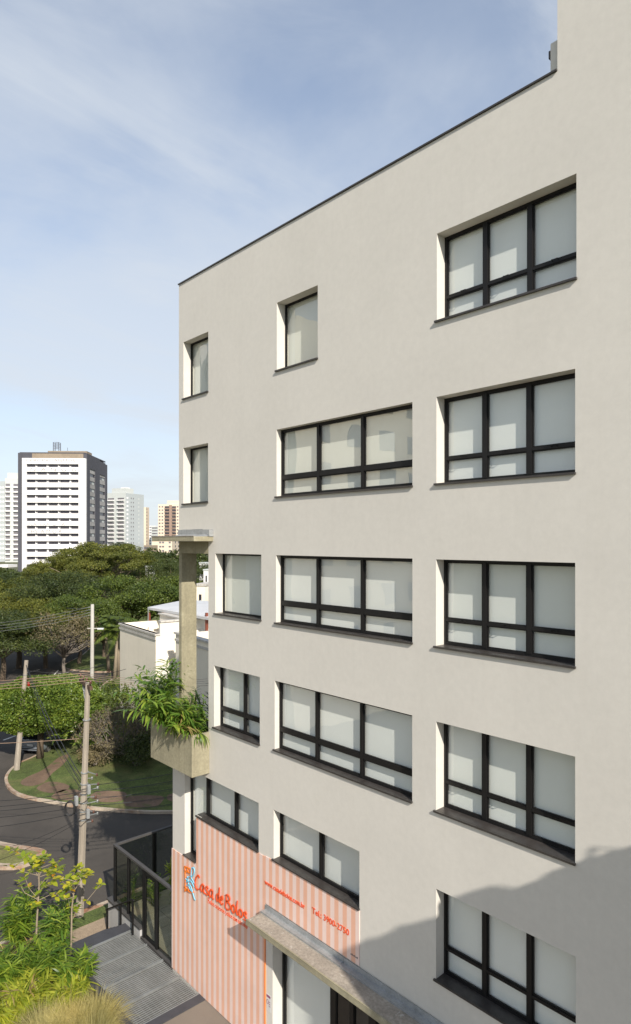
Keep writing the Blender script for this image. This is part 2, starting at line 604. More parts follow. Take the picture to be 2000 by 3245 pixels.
M['house_trim'] = surface('house_cornice', (0.52, 0.49, 0.44, 1), 0.9, 0.12, 1.0, 30, 0.08, 0.1, 30, streak=0.6, streak_col=(0.16, 0.14, 0.12, 1))
M['roof_metal'] = surface('metal_roof_sheet', (0.56, 0.56, 0.56, 1), 0.5, 0.08, 1.0, 20, 0.05, 0.05, 10, metal=0.0)
M['roof_clay'] = surface('clay_roof', (0.30, 0.14, 0.08, 1), 0.9, 0.2, 1.0, 8, 0.2, 0.1, 10)
M['post_red'] = plain('red_brown_post', (0.20, 0.055, 0.03, 1), 0.6)
M['low_wall'] = surface('grey_low_wall', (0.42, 0.41, 0.40, 1), 0.85, 0.05, 1.0, 40, 0.04, 0.1, 50)
M['cap_stone'] = surface('cap_stone', (0.062, 0.058, 0.055, 1), 0.6, 0.15, 3, 50, 0.12, 0.1, 40)
M['interior'] = surface('dim_interior', (0.12, 0.11, 0.10, 1), 0.9, 0.2, 0.8, 20, 0.1, 0, 10)
M['tw_white'] = surface('tower_white', (0.74, 0.72, 0.70, 1), 0.85, 0.03, 0.05, 0.8, 0.03, 0, 10)
M['tw_dark'] = surface('tower_charcoal', (0.075, 0.075, 0.088, 1), 0.85, 0.1, 0.08, 0.8, 0.08, 0, 10, streak=0.3, streak_col=(0.12, 0.12, 0.13, 1))
M['tw_beam'] = surface('tower_grey_beam', (0.15, 0.145, 0.14, 1), 0.85, 0.15, 0.1, 0.8, 0.1, 0, 10)
M['tw_spandrel'] = surface('tower_spandrel', (0.36, 0.345, 0.33, 1), 0.85, 0.25, 0.1, 0.8, 0.15, 0, 10)
M['tw_tan'] = surface('tower_tan_roof', (0.26, 0.21, 0.155, 1), 0.85, 0.12, 0.1, 0.8, 0.08, 0, 10)
M['tw_glass'] = surface('tower_dark_glass', (0.045, 0.043, 0.052, 1), 0.25, 0.3, 0.15, 2.0, 0.2, 0, 10)
M['tw_ltgrey'] = surface('tower_light_grey', (0.38, 0.41, 0.415, 1), 0.85, 0.04, 0.05, 0.8, 0.03, 0, 10)
M['tw_mid'] = surface('tower_mid_grey', (0.50, 0.52, 0.50, 1), 0.85, 0.04, 0.05, 0.8, 0.03, 0, 10)
M['tw_beige'] = surface('tower_beige', (0.66, 0.55, 0.43, 1), 0.85, 0.04, 0.05, 0.8, 0.03, 0, 10)
M['tw_brown'] = surface('tower_brown', (0.30, 0.205, 0.16, 1), 0.85, 0.06, 0.05, 0.8, 0.03, 0, 10)
M['tw_window'] = surface('far_window', (0.16, 0.15, 0.16, 1), 0.3, 0.3, 0.2, 2.0, 0.2, 0, 10)
M['graffiti'] = plain('graffiti_black', (0.10, 0.10, 0.11, 1), 0.8)
M['car_paint'] = plain('car_grey_blue', (0.26, 0.29, 0.33, 1), 0.3, 0.4)
M['car_glass'] = plain('car_dark_glass', (0.012, 0.014, 0.016, 1), 0.05)
M['tyre'] = plain('tyre_rubber', (0.018, 0.018, 0.018, 1), 0.85)
M['rim'] = plain('wheel_rim', (0.35, 0.35, 0.36, 1), 0.35, 0.7)
M['tail'] = plain('tail_light_red', (0.30, 0.012, 0.012, 1), 0.2)
M['plate'] = plain('number_plate', (0.62, 0.63, 0.65, 1), 0.4)
M['opp_wall'] = surface('opposite_beige_render', (0.62, 0.55, 0.43, 1), 0.9, 0.05, 0.3, 8, 0.03, 0, 10)
M['lamp_white'] = plain('pale_plastic', (0.62, 0.62, 0.60, 1), 0.5)


# ================================================================ ground, roads, pavements
g = MB().face([(-2500, -2500, -0.06), (2500, -2500, -0.06), (2500, 2500, -0.06), (-2500, 2500, -0.06)])
struct(g.build('ground', M['terrain']))
g = MB().face([(-150, -60, 0), (-22.7, -60, 0), (-22.7, 70, 0), (-150, 70, 0)])
struct(g.build('road', M['asphalt']))


def smooth_poly(pts, n=4):
    """closed Catmull-Rom through pts"""
    P = [np.array(p, float) for p in pts]
    m = len(P)
    out = []
    for i in range(m):
        p0, p1, p2, p3 = P[i - 1], P[i], P[(i + 1) % m], P[(i + 2) % m]
        for k in range(n):
            t = k / n
            out.append(0.5 * ((2 * p1) + (-p0 + p2) * t + (2 * p0 - 5 * p1 + 4 * p2 - p3) * t * t + (-p0 + 3 * p1 - 3 * p2 + p3) * t ** 3))
    return out


def inset(poly, d):
    m = len(poly)
    out = []
    for i in range(m):
        a, b, c = poly[i - 1], poly[i], poly[(i + 1) % m]
        t = (c - a) / (np.linalg.norm(c - a) + 1e-9)
        nrm = np.array([-t[1], t[0]])
        out.append(b + nrm * d)
    return out


def area(poly):
    return 0.5 * sum(poly[i - 1][0] * poly[i][1] - poly[i][0] * poly[i - 1][1] for i in range(len(poly)))


def island(name, pts, top, mat, kerb_h=0.13, kerb_w=0.16, n=4, bumpy=0.03):
    poly = smooth_poly(pts, n)
    if area(poly) < 0:
        poly = poly[::-1]
    inner = inset(poly, kerb_w)
    m = len(poly)
    mb = MB().face([(p[0], p[1], top) for p in inner])
    o = struct(mb.build(name, mat))
    kb = MB()
    for i in range(m):
        j = (i + 1) % m
        a, b, c, d = poly[i], poly[j], inner[j], inner[i]
        h = kerb_h
        kb.face([(a[0], a[1], -0.02), (b[0], b[1], -0.02), (b[0], b[1], h), (a[0], a[1], h)])
        kb.face([(a[0], a[1], h), (b[0], b[1], h), (c[0], c[1], h), (d[0], d[1], h)])
        kb.face([(d[0], d[1], h), (c[0], c[1], h), (c[0], c[1], top - 0.05), (d[0], d[1], top - 0.05)])
    k = kb.build('kerb', M['kerb'])
    k.parent = o
    return o, inner


blk_pts = [(-24.5, 11.5), (-28.0, 6.45), (-30.5, 4.15), (-32.8, 2.75), (-35.5, 1.55), (-38.2, 1.75), (-40.2, 2.95), (-41.2, 4.5), (-43.5, 7.2), (-47.5, 10.2),
           (-52, 13.0), (-56.5, 15.4), (-58.8, 17.6), (-58.5, 20.5), (-55, 26), (-50, 36), (-44, 48), (-30, 52), (-24.5, 40), (-23.6, 24)]
grass_block, blk_inner = island('lawn', blk_pts, 0.12, M['grass'])
island('median_lawn', [(-28.3, 0.38), (-27.75, 0.05), (-27.5, -0.45), (-27.9, -1.45), (-31, -3.6), (-36, -7.5), (-44, -14), (-47, -13), (-41, -7.0), (-35, -3.0), (-30.3, -0.75)], 0.13, M['grass_pale'], kerb_w=0.30)
far_pts = [(-62.6, 30), (-62.3, 20.5), (-64.2, 17.6), (-68.5, 16.6), (-74, 21), (-82, 26), (-95, 34), (-125, 48), (-140, 66), (-66, 66), (-63, 50)]
island('far_lawn', far_pts, 0.12, M['grass'])
side_pts = [(-41.5, -1.5), (-47, 3.4), (-54, 3.9), (-62, 6.5), (-70, 9.5), (-82, 14), (-100, 22), (-140, 40), (-148, 10), (-110, -25), (-70, -22), (-48, -9)]
island('verge_lawn', side_pts, 0.12, M['grass'])


def patch(name, pts, z, mat, parent=None):
    poly = smooth_poly(pts, 3)
    if area(poly) < 0:
        poly = poly[::-1]
    o = MB().face([(p[0], p[1], z) for p in poly]).build(name, mat)
    if parent:
        o.parent = parent
    else:
        struct(o)
    return o


def zpx(ox, oy, sc, pts, z):
    return [tuple(gz(ox + a / sc, oy + b / sc, z)[:2]) for a, b in pts]


# bare earth patches and paved squares in the lawn
patch('earth_path', zpx(0, 2350, 2.16, [(140, 285), (180, 245), (300, 190), (400, 110), (470, 90), (440, 150), (360, 215), (300, 280), (200, 305)], 0.125), 0.125, M['earth'])
patch('earth_path', zpx(0, 2350, 2.16, [(250, 320), (330, 275), (430, 285), (480, 310), (420, 345), (330, 350)], 0.125), 0.125, M['earth'])
patch('earth_path', zpx(0, 2350, 2.16, [(350, 375), (430, 330), (555, 335), (550, 380), (470, 402), (390, 395)], 0.125), 0.125, M['earth'])
patch('earth_path', zpx(0, 2350, 2.16, [(615, 375), (690, 338), (850, 345), (860, 385), (800, 412), (690, 412)], 0.125), 0.125, M['earth'])
patch('earth_path', zpx(0, 2350, 2.16, [(860, 440), (880, 375), (1105, 372), (1110, 410), (1050, 445)], 0.125), 0.125, M['earth'])
patch('earth_path', zpx(0, 2350, 2.16, [(1150, 400), (1160, 360), (1260, 360), (1260, 420)], 0.125), 0.125, M['earth'])
patch('earth_path', zpx(0, 1800, 2.16, [(640, 1230), (650, 1160), (760, 1130), (860, 1180), (820, 1240)], 0.125), 0.125, M['earth'])

# hatched crossing and dashes painted on the far road
hatch = MB()
for k in range(9):
    t = k / 8
    a = gz(0 + 20 * t, 1800 + (915 - 14 * t * 0) / 2.16 - 100 * t / 2.16 - 0, 0)
for k in range(11):
    a = np.array([-55.6 - 0.78 * k, 5.8 + 0.30 * k, 0])
    b = a + np.array([-0.9 - 0.02 * k, 4.4 + 0.15 * k, 0])
    d = (b - a) / np.linalg.norm(b - a)
    s = np.array([-d[1], d[0], 0]) * 0.10
    hatch.face([(a - s) + (0, 0, 0.005), (b - s) + (0, 0, 0.005), (b + s) + (0, 0, 0.005), (a + s) + (0, 0, 0.005)])
o = struct(hatch.build('road_marking', M['roadpaint']))
dash = MB()
for (px, py, L, ang) in ((45, 2333, 1.9, 28), (178, 2131, 2.6, 60), (210, 2131, 1.8, 10), (280, 2098, 2, 60), (100, 2128, 2.2, 25)):
    c = gz(px, py, 0.005)
    a = R_(ang + 90)
    d = np.array([math.cos(a), math.sin(a), 0]) * L / 2
    s = np.array([-math.sin(a), math.cos(a), 0]) * 0.07
    dash.face([c - d - s, c + d - s, c + d + s, c - d + s])
struct(dash.build('road_marking', M['roadpaint']))

# near pavement
struct(MB().box(-22.45, 14, -14, 16, -0.05, 0.12).build('pavement', M['paving']))
kb = struct(MB().box(-22.72, -22.45, -14, 16, -0.05, 0.135).build('pavement_kerb', M['kerb'], bevel=0.02))
struct(MB().box(-22.45, -21.75, -1.1, 16, 0.12, 0.135).build('grass_verge', M['grass']))
struct(MB().box(-15.08, 14, -9.0, 0.0, 0.12, 0.775).build('forecourt', M['driveway']))
fk = struct(MB().box(-15.1, 14, -2.36, -2.2, 0.12, 0.80).build('forecourt_kerb', M['kerb'], bevel=0.01))
struct(MB().box(-22.0, -15.1, -9.0, -2.12, 0.10, 0.45).build('planting_bed', M['soil']))
stp = MB()
for k in range(4):
    stp.box(-19.85 - 0.28 * (k + 1), -19.85 - 0.28 * k, -1.9, -0.12, 0.12, 0.80 - 0.155 * (k + 1))
struct(stp.build('steps', M['granite_border']))
court = struct(MB().box(-20.85, -16.86, 0.16, 7.0, 0.12, 0.79).build('courtyard_floor', M['soil']))
slab_me = MB().box(-0.485, 0.485, -0.485, 0.485, 0, 0.018).mesh('paving_slab', M['pale_stone'])
for i in range(4):
    for j in range(7):
        o = link_mesh('paving_slab', slab_me, court, (-20.3 + i * 0.99, 0.68 + j * 0.99, 0.785))

# ================================================================ main building
zr = lambda v: v + ZC
BT = Thing('office_building', 'tall cream rendered building with black framed windows and a pink striped ground floor', 'building', (-8, 5, 0))
XL_UP, XL_MID, XL_LOW = -16.5, -14.95, -16.85
Z_SOF, Z_BAL, ROOF, STEPX, TOWTOP = 0.0, -6.32, 7.42, -4.97, 12.5
XR = 7.0
# openings: x0, x1, z0, z1 (z relative to the eye), reveal depth
OPEN = []


def opening(x0, x1, z0, z1, rev):
    OPEN.append((x0, x1, z0, z1, rev))
    return len(OPEN) - 1


col3 = [(-7.31, -4.66, 4.07, 5.68), (-7.32, -4.68, 1.07, 2.67), (-7.33, -4.68, -1.93, -0.33), (-7.33, -4.68, -4.965, -3.325), (-7.33, -4.67, -8.08, -6.415)]
midw = [(-12.01, -7.885, 1.07, 2.665), (-12.03, -7.885, -1.93, -0.325), (-12.08, -7.89, -4.965, -3.325)]
for r in col3:
    opening(*r, 0.24)
for r in midw:
    opening(*r, 0.14)
opening(-12.0, -10.56, 4.07, 5.685, 0.25)
opening(-16.25, -14.96, 4.09, 5.71, 0.24)
opening(-16.26, -14.97, 1.08, 2.68, 0.24)
opening(-14.62, -12.605, -1.92, -0.32, 0.24)
opening(-14.68, -12.665, -4.98, -3.33, 0.20)
opening(-15.54, -12.71, -7.62, -6.44, 0.19)
opening(-16.18, -15.54, -8.95, -6.44, 0.19)
opening(-12.12, -9.285, -7.60, -6.42, 0.19)
opening(-12.16, -5.6, -12.5, -9.20, 0.30)


def solid(x, z):
    if z > Z_SOF:
        if x < XL_UP:
            return False
    elif z > Z_BAL:
        if x < XL_MID:
            return False
    elif x < XL_LOW:
        return False
    if z > ROOF and x < STEPX:
        return False
    for (a, b, c, d, r) in OPEN:
        if a < x < b and c < z < d:
            return False
    return True


xs = sorted(set([XL_UP, XL_MID, XL_LOW, STEPX, XR] + [v for o in OPEN for v in o[:2]]))
zs = sorted(set([Z_SOF, Z_BAL, ROOF, TOWTOP, -13.3] + [v for o in OPEN for v in o[2:4]]))
wall = MB()
for i in range(len(xs) - 1):
    for j in range(len(zs) - 1):
        if solid((xs[i] + xs[i + 1]) / 2, (zs[j] + zs[j + 1]) / 2):
            wall.face([(xs[i], 0, zr(zs[j])), (xs[i + 1], 0, zr(zs[j])), (xs[i + 1], 0, zr(zs[j + 1])), (xs[i], 0, zr(zs[j + 1]))])
TW = 0.42
L_A, L_B = (-15.54, -12.71, -7.62, -6.44), (-16.18, -15.54, -8.95, -6.44)
for (a, b, c, d, r) in OPEN:
    q = lambda p0, p1: wall.face([(p0[0], 0, zr(p0[1])), (p1[0], 0, zr(p1[1])), (p1[0], TW, zr(p1[1])), (p0[0], TW, zr(p0[1]))])
    q((a, d), (b, d))
    q((b, c), (a, c))
    if (a, b, c, d) == L_A:
        q((b, d), (b, c))
    elif (a, b, c, d) == L_B:
        q((a, c), (a, d))
        q((b, -7.62), (b, c))
    else:
        q((a, c), (a, d))
        q((b, d), (b, c))
BK = 12.0
H = [(XL_UP, Z_SOF, ROOF), (XL_MID, Z_BAL, Z_SOF), (XL_LOW, -13.3, Z_BAL)]
for (x, z0, z1) in H:
    wall.face([(x, 0, zr(z0)), (x, 0, zr(z1)), (x, BK, zr(z1)), (x, BK, zr(z0))])
wall.face([(XL_UP, 0, zr(Z_SOF)), (XL_UP, BK, zr(Z_SOF)), (XL_MID, BK, zr(Z_SOF)), (XL_MID, 0, zr(Z_SOF))])
wall.face([(XL_LOW, 0, zr(Z_BAL)), (XL_MID, 0, zr(Z_BAL)), (XL_MID, BK, zr(Z_BAL)), (XL_LOW, BK, zr(Z_BAL))])
wall.face([(XL_UP, BK, zr(-13.3)), (XL_UP, BK, zr(ROOF)), (XR, BK, zr(ROOF)), (XR, BK, zr(-13.3))])
wall.face([(XL_UP, 0.15, zr(ROOF - 0.03)), (STEPX, 0.15, zr(ROOF - 0.03)), (STEPX, BK, zr(ROOF - 0.03)), (XL_UP, BK, zr(ROOF - 0.03))])
wall.face([(XL_UP, 0, zr(ROOF)), (STEPX, 0, zr(ROOF)), (STEPX, 0.15, zr(ROOF)), (XL_UP, 0.15, zr(ROOF))])
wall.face([(STEPX, 0, zr(ROOF)), (STEPX, 0, zr(TOWTOP)), (STEPX, BK, zr(TOWTOP)), (STEPX, BK, zr(ROOF))])
wall.face([(STEPX, 0, zr(TOWTOP)), (XR, 0, zr(TOWTOP)), (XR, BK, zr(TOWTOP)), (STEPX, BK, zr(TOWTOP))])
wall.face([(XR, 0, zr(-13.3)), (XR, BK, zr(-13.3)), (XR, BK, zr(TOWTOP)), (XR, 0, zr(TOWTOP))])
wall.build('wall', M['wall'], BT)

# floor plates and inner linings keep the rooms behind the blinds dark
core = MB()
core.box(-14.9, XR - 0.05, 1.3, 1.35, zr(-13.3), zr(ROOF - 0.1))
for z in (6.4, 3.4, 0.35, -2.65, -5.7, -9.05):
    core.box(-14.9, XR - 0.05, TW + 0.02, 1.3, zr(z), zr(z) + 0.2)
core.box(-16.4, -14.92, 1.3, 1.35, zr(0.1), zr(ROOF - 0.1))
core.box(-16.75, -14.92, 1.3, 1.35, zr(-13.2), zr(Z_BAL - 0.1))
core.build('inner_wall', M['interior'], BT)

# roof edge flashing
cp = MB()
for k in range(4):
    a = XL_UP - 0.02 + (STEPX - XL_UP) * k / 4
    b = XL_UP - 0.02 + (STEPX - XL_UP + 0.02) * (k + 1) / 4 - 0.004
    o = MB().box(a, b, -0.030, 0.22, zr(ROOF + 0.004), zr(ROOF + 0.034)).build('roof_flashing', M['sill'], BT)
o = MB().box(-5.12, -4.975, 0.05, 0.30, zr(ROOF + 0.035), zr(ROOF + 0.55)).build('roof_vent_box', M['wall'], BT, bevel=0.02)
MB().box(-5.16, -5.121, 0.08, 0.18, zr(ROOF + 0.34), zr(ROOF + 0.46)).build('vent_cover', M['sill'], (BT, o))


def window(x0, x1, z0, z1, rev, cols, low=None, border=0.06, mull=0.10, transom=0.08, depth=0.07, sill=True, pane='glass', blinds=True, handles=False, name='window', ztop=None, sill_x0=None, sill_x1=None, blind_gap=0.10):
    """black framed window; cols = fractions; low = height fraction of the bottom row"""
    Z0, Z1 = zr(z0), zr(z1)
    y0, y1 = rev, rev + depth
    f = MB()
    f.box(x0, x1, y0, y1, Z1 - border, Z1)
    f.box(x0, x1, y0, y1, Z0, Z0 + border)
    f.box(x0, x0 + border, y0, y1, Z0 + border, Z1 - border)
    f.box(x1 - border, x1, y0, y1, Z0 + border, Z1 - border)
    ix0, ix1 = x0 + border, x1 - border
    edges = [ix0]
    tot = sum(cols)
    acc = 0
    for c in cols[:-1]:
        acc += c
        xm = ix0 + (ix1 - ix0) * acc / tot
        f.box(xm - mull / 2, xm + mull / 2, y0 - 0.012, y1 - 0.004, Z0 + border, Z1 - border)
        edges += [xm - mull / 2, xm + mull / 2]
    edges.append(ix1)
    rows = [(Z0 + border, Z1 - border)]
    if low:
        zt = Z0 + (Z1 - Z0) * low
        for k in range(len(cols)):
            f.box(edges[2 * k], edges[2 * k + 1], y0 - 0.006, y1 - 0.002, zt - transom / 2, zt + transom / 2)
        rows = [(Z0 + border, zt - transom / 2), (zt + transom / 2, Z1 - border)]
    # thin sash lining round each light
    for k in range(len(cols)):
        a, b = edges[2 * k], edges[2 * k + 1]
        for (c, d) in rows:
            s = 0.022
            f.box(a, b, y0 + 0.014, y1 - 0.012, d - s, d)
            f.box(a, b, y0 + 0.014, y1 - 0.012, c, c + s)
            f.box(a, a + s, y0 + 0.014, y1 - 0.012, c + s, d - s)
            f.box(b - s, b, y0 + 0.014, y1 - 0.012, c + s, d - s)
    fo = f.build(name, M['frame'], BT)
    for k in range(len(cols)):
        a, b = edges[2 * k], edges[2 * k + 1]
        for (c, d) in rows:
            MB().face([(a + 0.01, y0 + 0.035, c + 0.01), (b - 0.01, y0 + 0.035, c + 0.01), (b - 0.01, y0 + 0.035, d - 0.01), (a + 0.01, y0 + 0.035, d - 0.01)]).build('pane', M[pane], (BT, fo))
        if blinds:
            yb = y1 + blind_gap - 0.05
            j = random.uniform(-0.006, 0.006)
            MB().box(a - mull / 2 + 0.012 + j, b + mull / 2 - 0.012 + j, yb, yb + 0.004, Z0 + 0.015, Z1 - 0.005).build('blind', M['blind'], (BT, fo))
        if handles and low:
            xm = (a + b) / 2
            zt = Z0 + (Z1 - Z0) * low
            h = MB().tube([(xm - 0.05, y0 - 0.010, zt), (xm - 0.05, y0 - 0.05, zt + 0.02), (xm + 0.05, y0 - 0.05, zt + 0.02), (xm + 0.05, y0 - 0.010, zt)], 0.008, 6)
            h.build('handle', M['frame'], (BT, fo))
    if sill:
        sx0 = x0 - 0.035 if sill_x0 is None else sill_x0
        sx1 = x1 + 0.015 if sill_x1 is None else sill_x1
        s = MB().box(sx0, sx1, -0.045, -0.003, Z0 - 0.032, Z0 + 0.002)
        s.box(x0 + 0.003, x1 - 0.003, -0.003, rev + 0.05, Z0 + 0.0005, Z0 + 0.004)
        s.build('sill', M['sill'], (BT, fo))
    return fo


for (a, b, c, d) in col3:
    window(a, b, c, d, 0.24, [1, 1.04, 1.04], low=0.295, border=0.05, mull=0.09, transom=0.05, handles=True, depth=0.055, blind_gap=0.075)
for (a, b, c, d) in midw:
    window(a, b, c, d, 0.14, [0.96, 1.04, 1.06], low=0.285, border=0.05, mull=0.075, transom=0.095, blind_gap=0.085, depth=0.06, pane=('glass_fix' if c > 0 else 'glass'))
for (a, b, c, d, r) in ((-12.0, -10.56, 4.07, 5.685, 0.25), (-16.25, -14.96, 4.09, 5.71, 0.24), (-16.26, -14.97, 1.08, 2.68, 0.24), (-14.62, -12.605, -1.92, -0.32, 0.24)):
    window(a, b, c, d, r, [1], border=0.028, pane='glass_fix', depth=0.05, blind_gap=0.10)
window(-14.68, -12.665, -4.98, -3.33, 0.20, [1.25, 1], low=0.29, border=0.045, mull=0.07, transom=0.08)
window(-15.30, -12.71, -7.62, -6.44, 0.19, [1.1, 1], border=0.05, mull=0.08, sill_x0=-15.56, sill_x1=-12.70)
window(-12.12, -9.285, -7.60, -6.42, 0.19, [1.05, 1], border=0.05, mull=0.08)
window(-16.18, -15.302, -8.95, -6.44, 0.19, [1], border=0.05, sill=False, blinds=True)
MB().box(-16.21, -15.545, -0.05, 0.235, zr(-8.952), zr(-8.93)).build('window_sill', M['sill'], BT)
MB().box(-15.54, -15.30, 0.02, 0.235, zr(-7.618), zr(-7.60)).build('window_sill', M['sill'], BT)

# pink striped boards
pk = MB()
yP = -0.018
for (a, b, c, d) in ((-16.88, -16.21, -12.5, -9.0), (-16.21, -15.54, -12.5, -8.985), (-15.54, -12.44, -12.5, -7.655), (-12.44, -9.275, -8.78, -7.635)):
    pk.box(a, b, yP, -0.001, zr(c), zr(d))
pk.build('striped_board', M['stripe'], BT)
MB().box(-12.439, -12.428, -0.03, -0.001, zr(-12.5), zr(-9.1)).build('board_trim', M['orange2'], BT)

# lower canopy with zinc flashing
cn = MB().box(-12.42, -4.2, -0.60, -0.002, zr(-9.08), zr(-8.955)).build('canopy_slab', M['concrete'], BT, bevel=0.008)
MB().box(-12.40, -4.2, -0.575, -0.16, zr(-8.9545), zr(-8.949)).build('canopy_top', M['concrete_top'], (BT, cn))
MB().box(-12.425, -4.2, -0.605, -0.576, zr(-8.9545), zr(-8.935)).build('canopy_lip', M['concrete'], (BT, cn))
for k in range(3):
    a = -12.41 + k * 2.7
    fl = MB().box(a, a + 2.69, -0.165, -0.14, zr(-8.9545), zr(-8.905))
    fl.box(a, a + 2.69, -0.14, -0.035, zr(-8.93), zr(-8.905))
    fl.box(a, a + 2.69, -0.034, -0.019, zr(-8.93), zr(-8.80))
    fl.build('flashing', M['zinc'], (BT, cn))

# shop front under the canopy
window(-12.16, -10.40, -12.5, -9.20, 0.30, [1], border=0.07, sill=False, name='shop_window', blinds=True)
window(-10.40, -9.20, -12.5, -9.20, 0.30, [1, 1], border=0.10, mull=0.12, sill=False, name='shop_door', blinds=False)
window(-9.20, -5.6, -12.5, -9.20, 0.30, [1, 1], border=0.10, mull=0.12, sill=False, name='shop_window', blinds=False)
MB().box(-12.40, -12.22, -0.006, -0.001, zr(-11.35), zr(-10.95)).build('wall_notice', M['lamp_white'], BT)
wn_ = MB()
wn_.box(-12.385, -12.235, -0.009, -0.0065, zr(-11.02), zr(-10.965))
for k in range(3):
    wn_.box(-12.30, -12.24, -0.009, -0.0065, zr(-11.12 - 0.05 * k), zr(-11.105 - 0.05 * k))
for k in range(12):
    a, b = 2 * math.pi * k / 12, 2 * math.pi * (k + 1) / 12
    wn_.bar((-12.345 + 0.035 * math.cos(a), -0.008, zr(-11.13) + 0.05 * math.sin(a)), (-12.345 + 0.035 * math.cos(b), -0.008, zr(-11.13) + 0.05 * math.sin(b)), 0.003, 0.01, up=(0, 0, 1) if abs(math.sin((a + b) / 2)) > 0.7 else (1, 0, 0))
wn_.build('notice_print', plain('purple_print', (0.25, 0.08, 0.16, 1)), BT)

# corner loggia: concrete slab, beam, column and planter
sl = MB().box(-17.0, -14.72, -0.60, -0.002, zr(0.005), zr(0.135)).build('loggia_slab', M['concrete'], BT, bevel=0.01)
MB().box(-17.02, -14.735, -0.61, -0.585, zr(0.135), zr(0.155)).build('slab_lip', M['concrete_top'], (BT, sl))
fm = MB()
rs = random.Random(3)
segs = 7
for k in range(segs):
    a, b = -16.52 + k * 1.81 / segs, -16.52 + (k + 1) * 1.81 / segs - 0.003
    h = 0.34 + rs.uniform(-0.012, 0.012)
    fm.face([(a, -0.20, zr(0.138)), (b, -0.20, zr(0.138)), (b, -0.02, zr(0.20)), (a, -0.02, zr(0.20))])
    fm.box(a, b, -0.02, -0.004, zr(0.136), zr(h))
fm.box(-14.75, -14.70, -0.14, -0.003, zr(0.137), zr(0.32))
fm.build('flashing', M['zinc'], (BT, sl))
MB().box(-16.5, -14.952, 0.001, 0.5, zr(-0.335), zr(0.004)).build('beam', M['concrete'], BT)
MB().box(-16.5, -16.35, 0.0005, 0.5, zr(Z_BAL), zr(-0.336)).build('column', M['concrete'], BT, bevel=0.008)
pl = MB()
px0, px1, pz0, pz1, py0 = -17.15, -14.90, zr(-6.28), zr(-5.17), -0.55
pl.box(px0, px1, py0, 0.7, pz0, pz0 + 0.12)
pl.box(px0, px1, py0, py0 + 0.08, pz0 + 0.12, pz1)
pl.box(px0, px0 + 0.08, py0 + 0.08, 0.7, pz0 + 0.12, pz1)
pl.box(px1 - 0.08, px1, py0 + 0.08, -0.002, pz0 + 0.12, pz1)
pl.box(px0 + 0.08, XL_MID - 0.004, 0.62, 0.7, pz0 + 0.12, pz1)
po = pl.build('planter_box', M['concrete'], BT, bevel=0.006)
MB().box(px0 + 0.08, px1 - 0.08, py0 + 0.08, -0.004, pz0 + 0.12, pz1 - 0.10).build('planter_soil', M['soil'], (BT, po))

# ---------------------------------------------------------------- lettering
def text_mesh(body, size, extrude, bevel=0.0, shear=0.0, space=1.0, offset=0.0):
    cu = bpy.data.curves.new('t', 'FONT')
    cu.body = body
    cu.size = size
    cu.extrude = extrude
    cu.shear = shear
    cu.space_character = space
    cu.offset = offset
    cu.resolution_u = 3
    ob = bpy.data.objects.new('t', cu)
    COL.objects.link(ob)
    dg = bpy.context.evaluated_depsgraph_get()
    me = bpy.data.meshes.new_from_object(ob.evaluated_get(dg))
    bpy.data.objects.remove(ob)
    bpy.data.curves.remove(cu)
    return me


def wall_text(name, body, x0, x1, zb, height, mat, y=-0.03, extrude=0.012, cap=0.72, **kw):
    me = text_mesh(body, 1.0, 0.0, **kw)
    co = np.zeros(len(me.vertices) * 3, np.float32)
    me.vertices.foreach_get('co', co)
    co = co.reshape(-1, 3)
    w = co[:, 0].max() - co[:, 0].min()
    bpy.data.meshes.remove(me)
    sx, sz = (x1 - x0) / w, height / cap
    me = text_mesh(body, 1.0, 1.0, **kw)
    co = np.zeros(len(me.vertices) * 3, np.float32)
    me.vertices.foreach_get('co', co)
    co = co.reshape(-1, 3)
    X = x0 + (co[:, 0] - co[:, 0].min()) * sx
    Zz = zb + co[:, 1] * sz
    Y = y - co[:, 2] * extrude
    out = np.stack([X, Y, Zz], 1) - BT.base
    me.vertices.foreach_set('co', out.astype(np.float32).ravel())
    me.materials.clear()
    me.materials.append(mat)
    me.update()
    return link_mesh(name, me, BT.o)


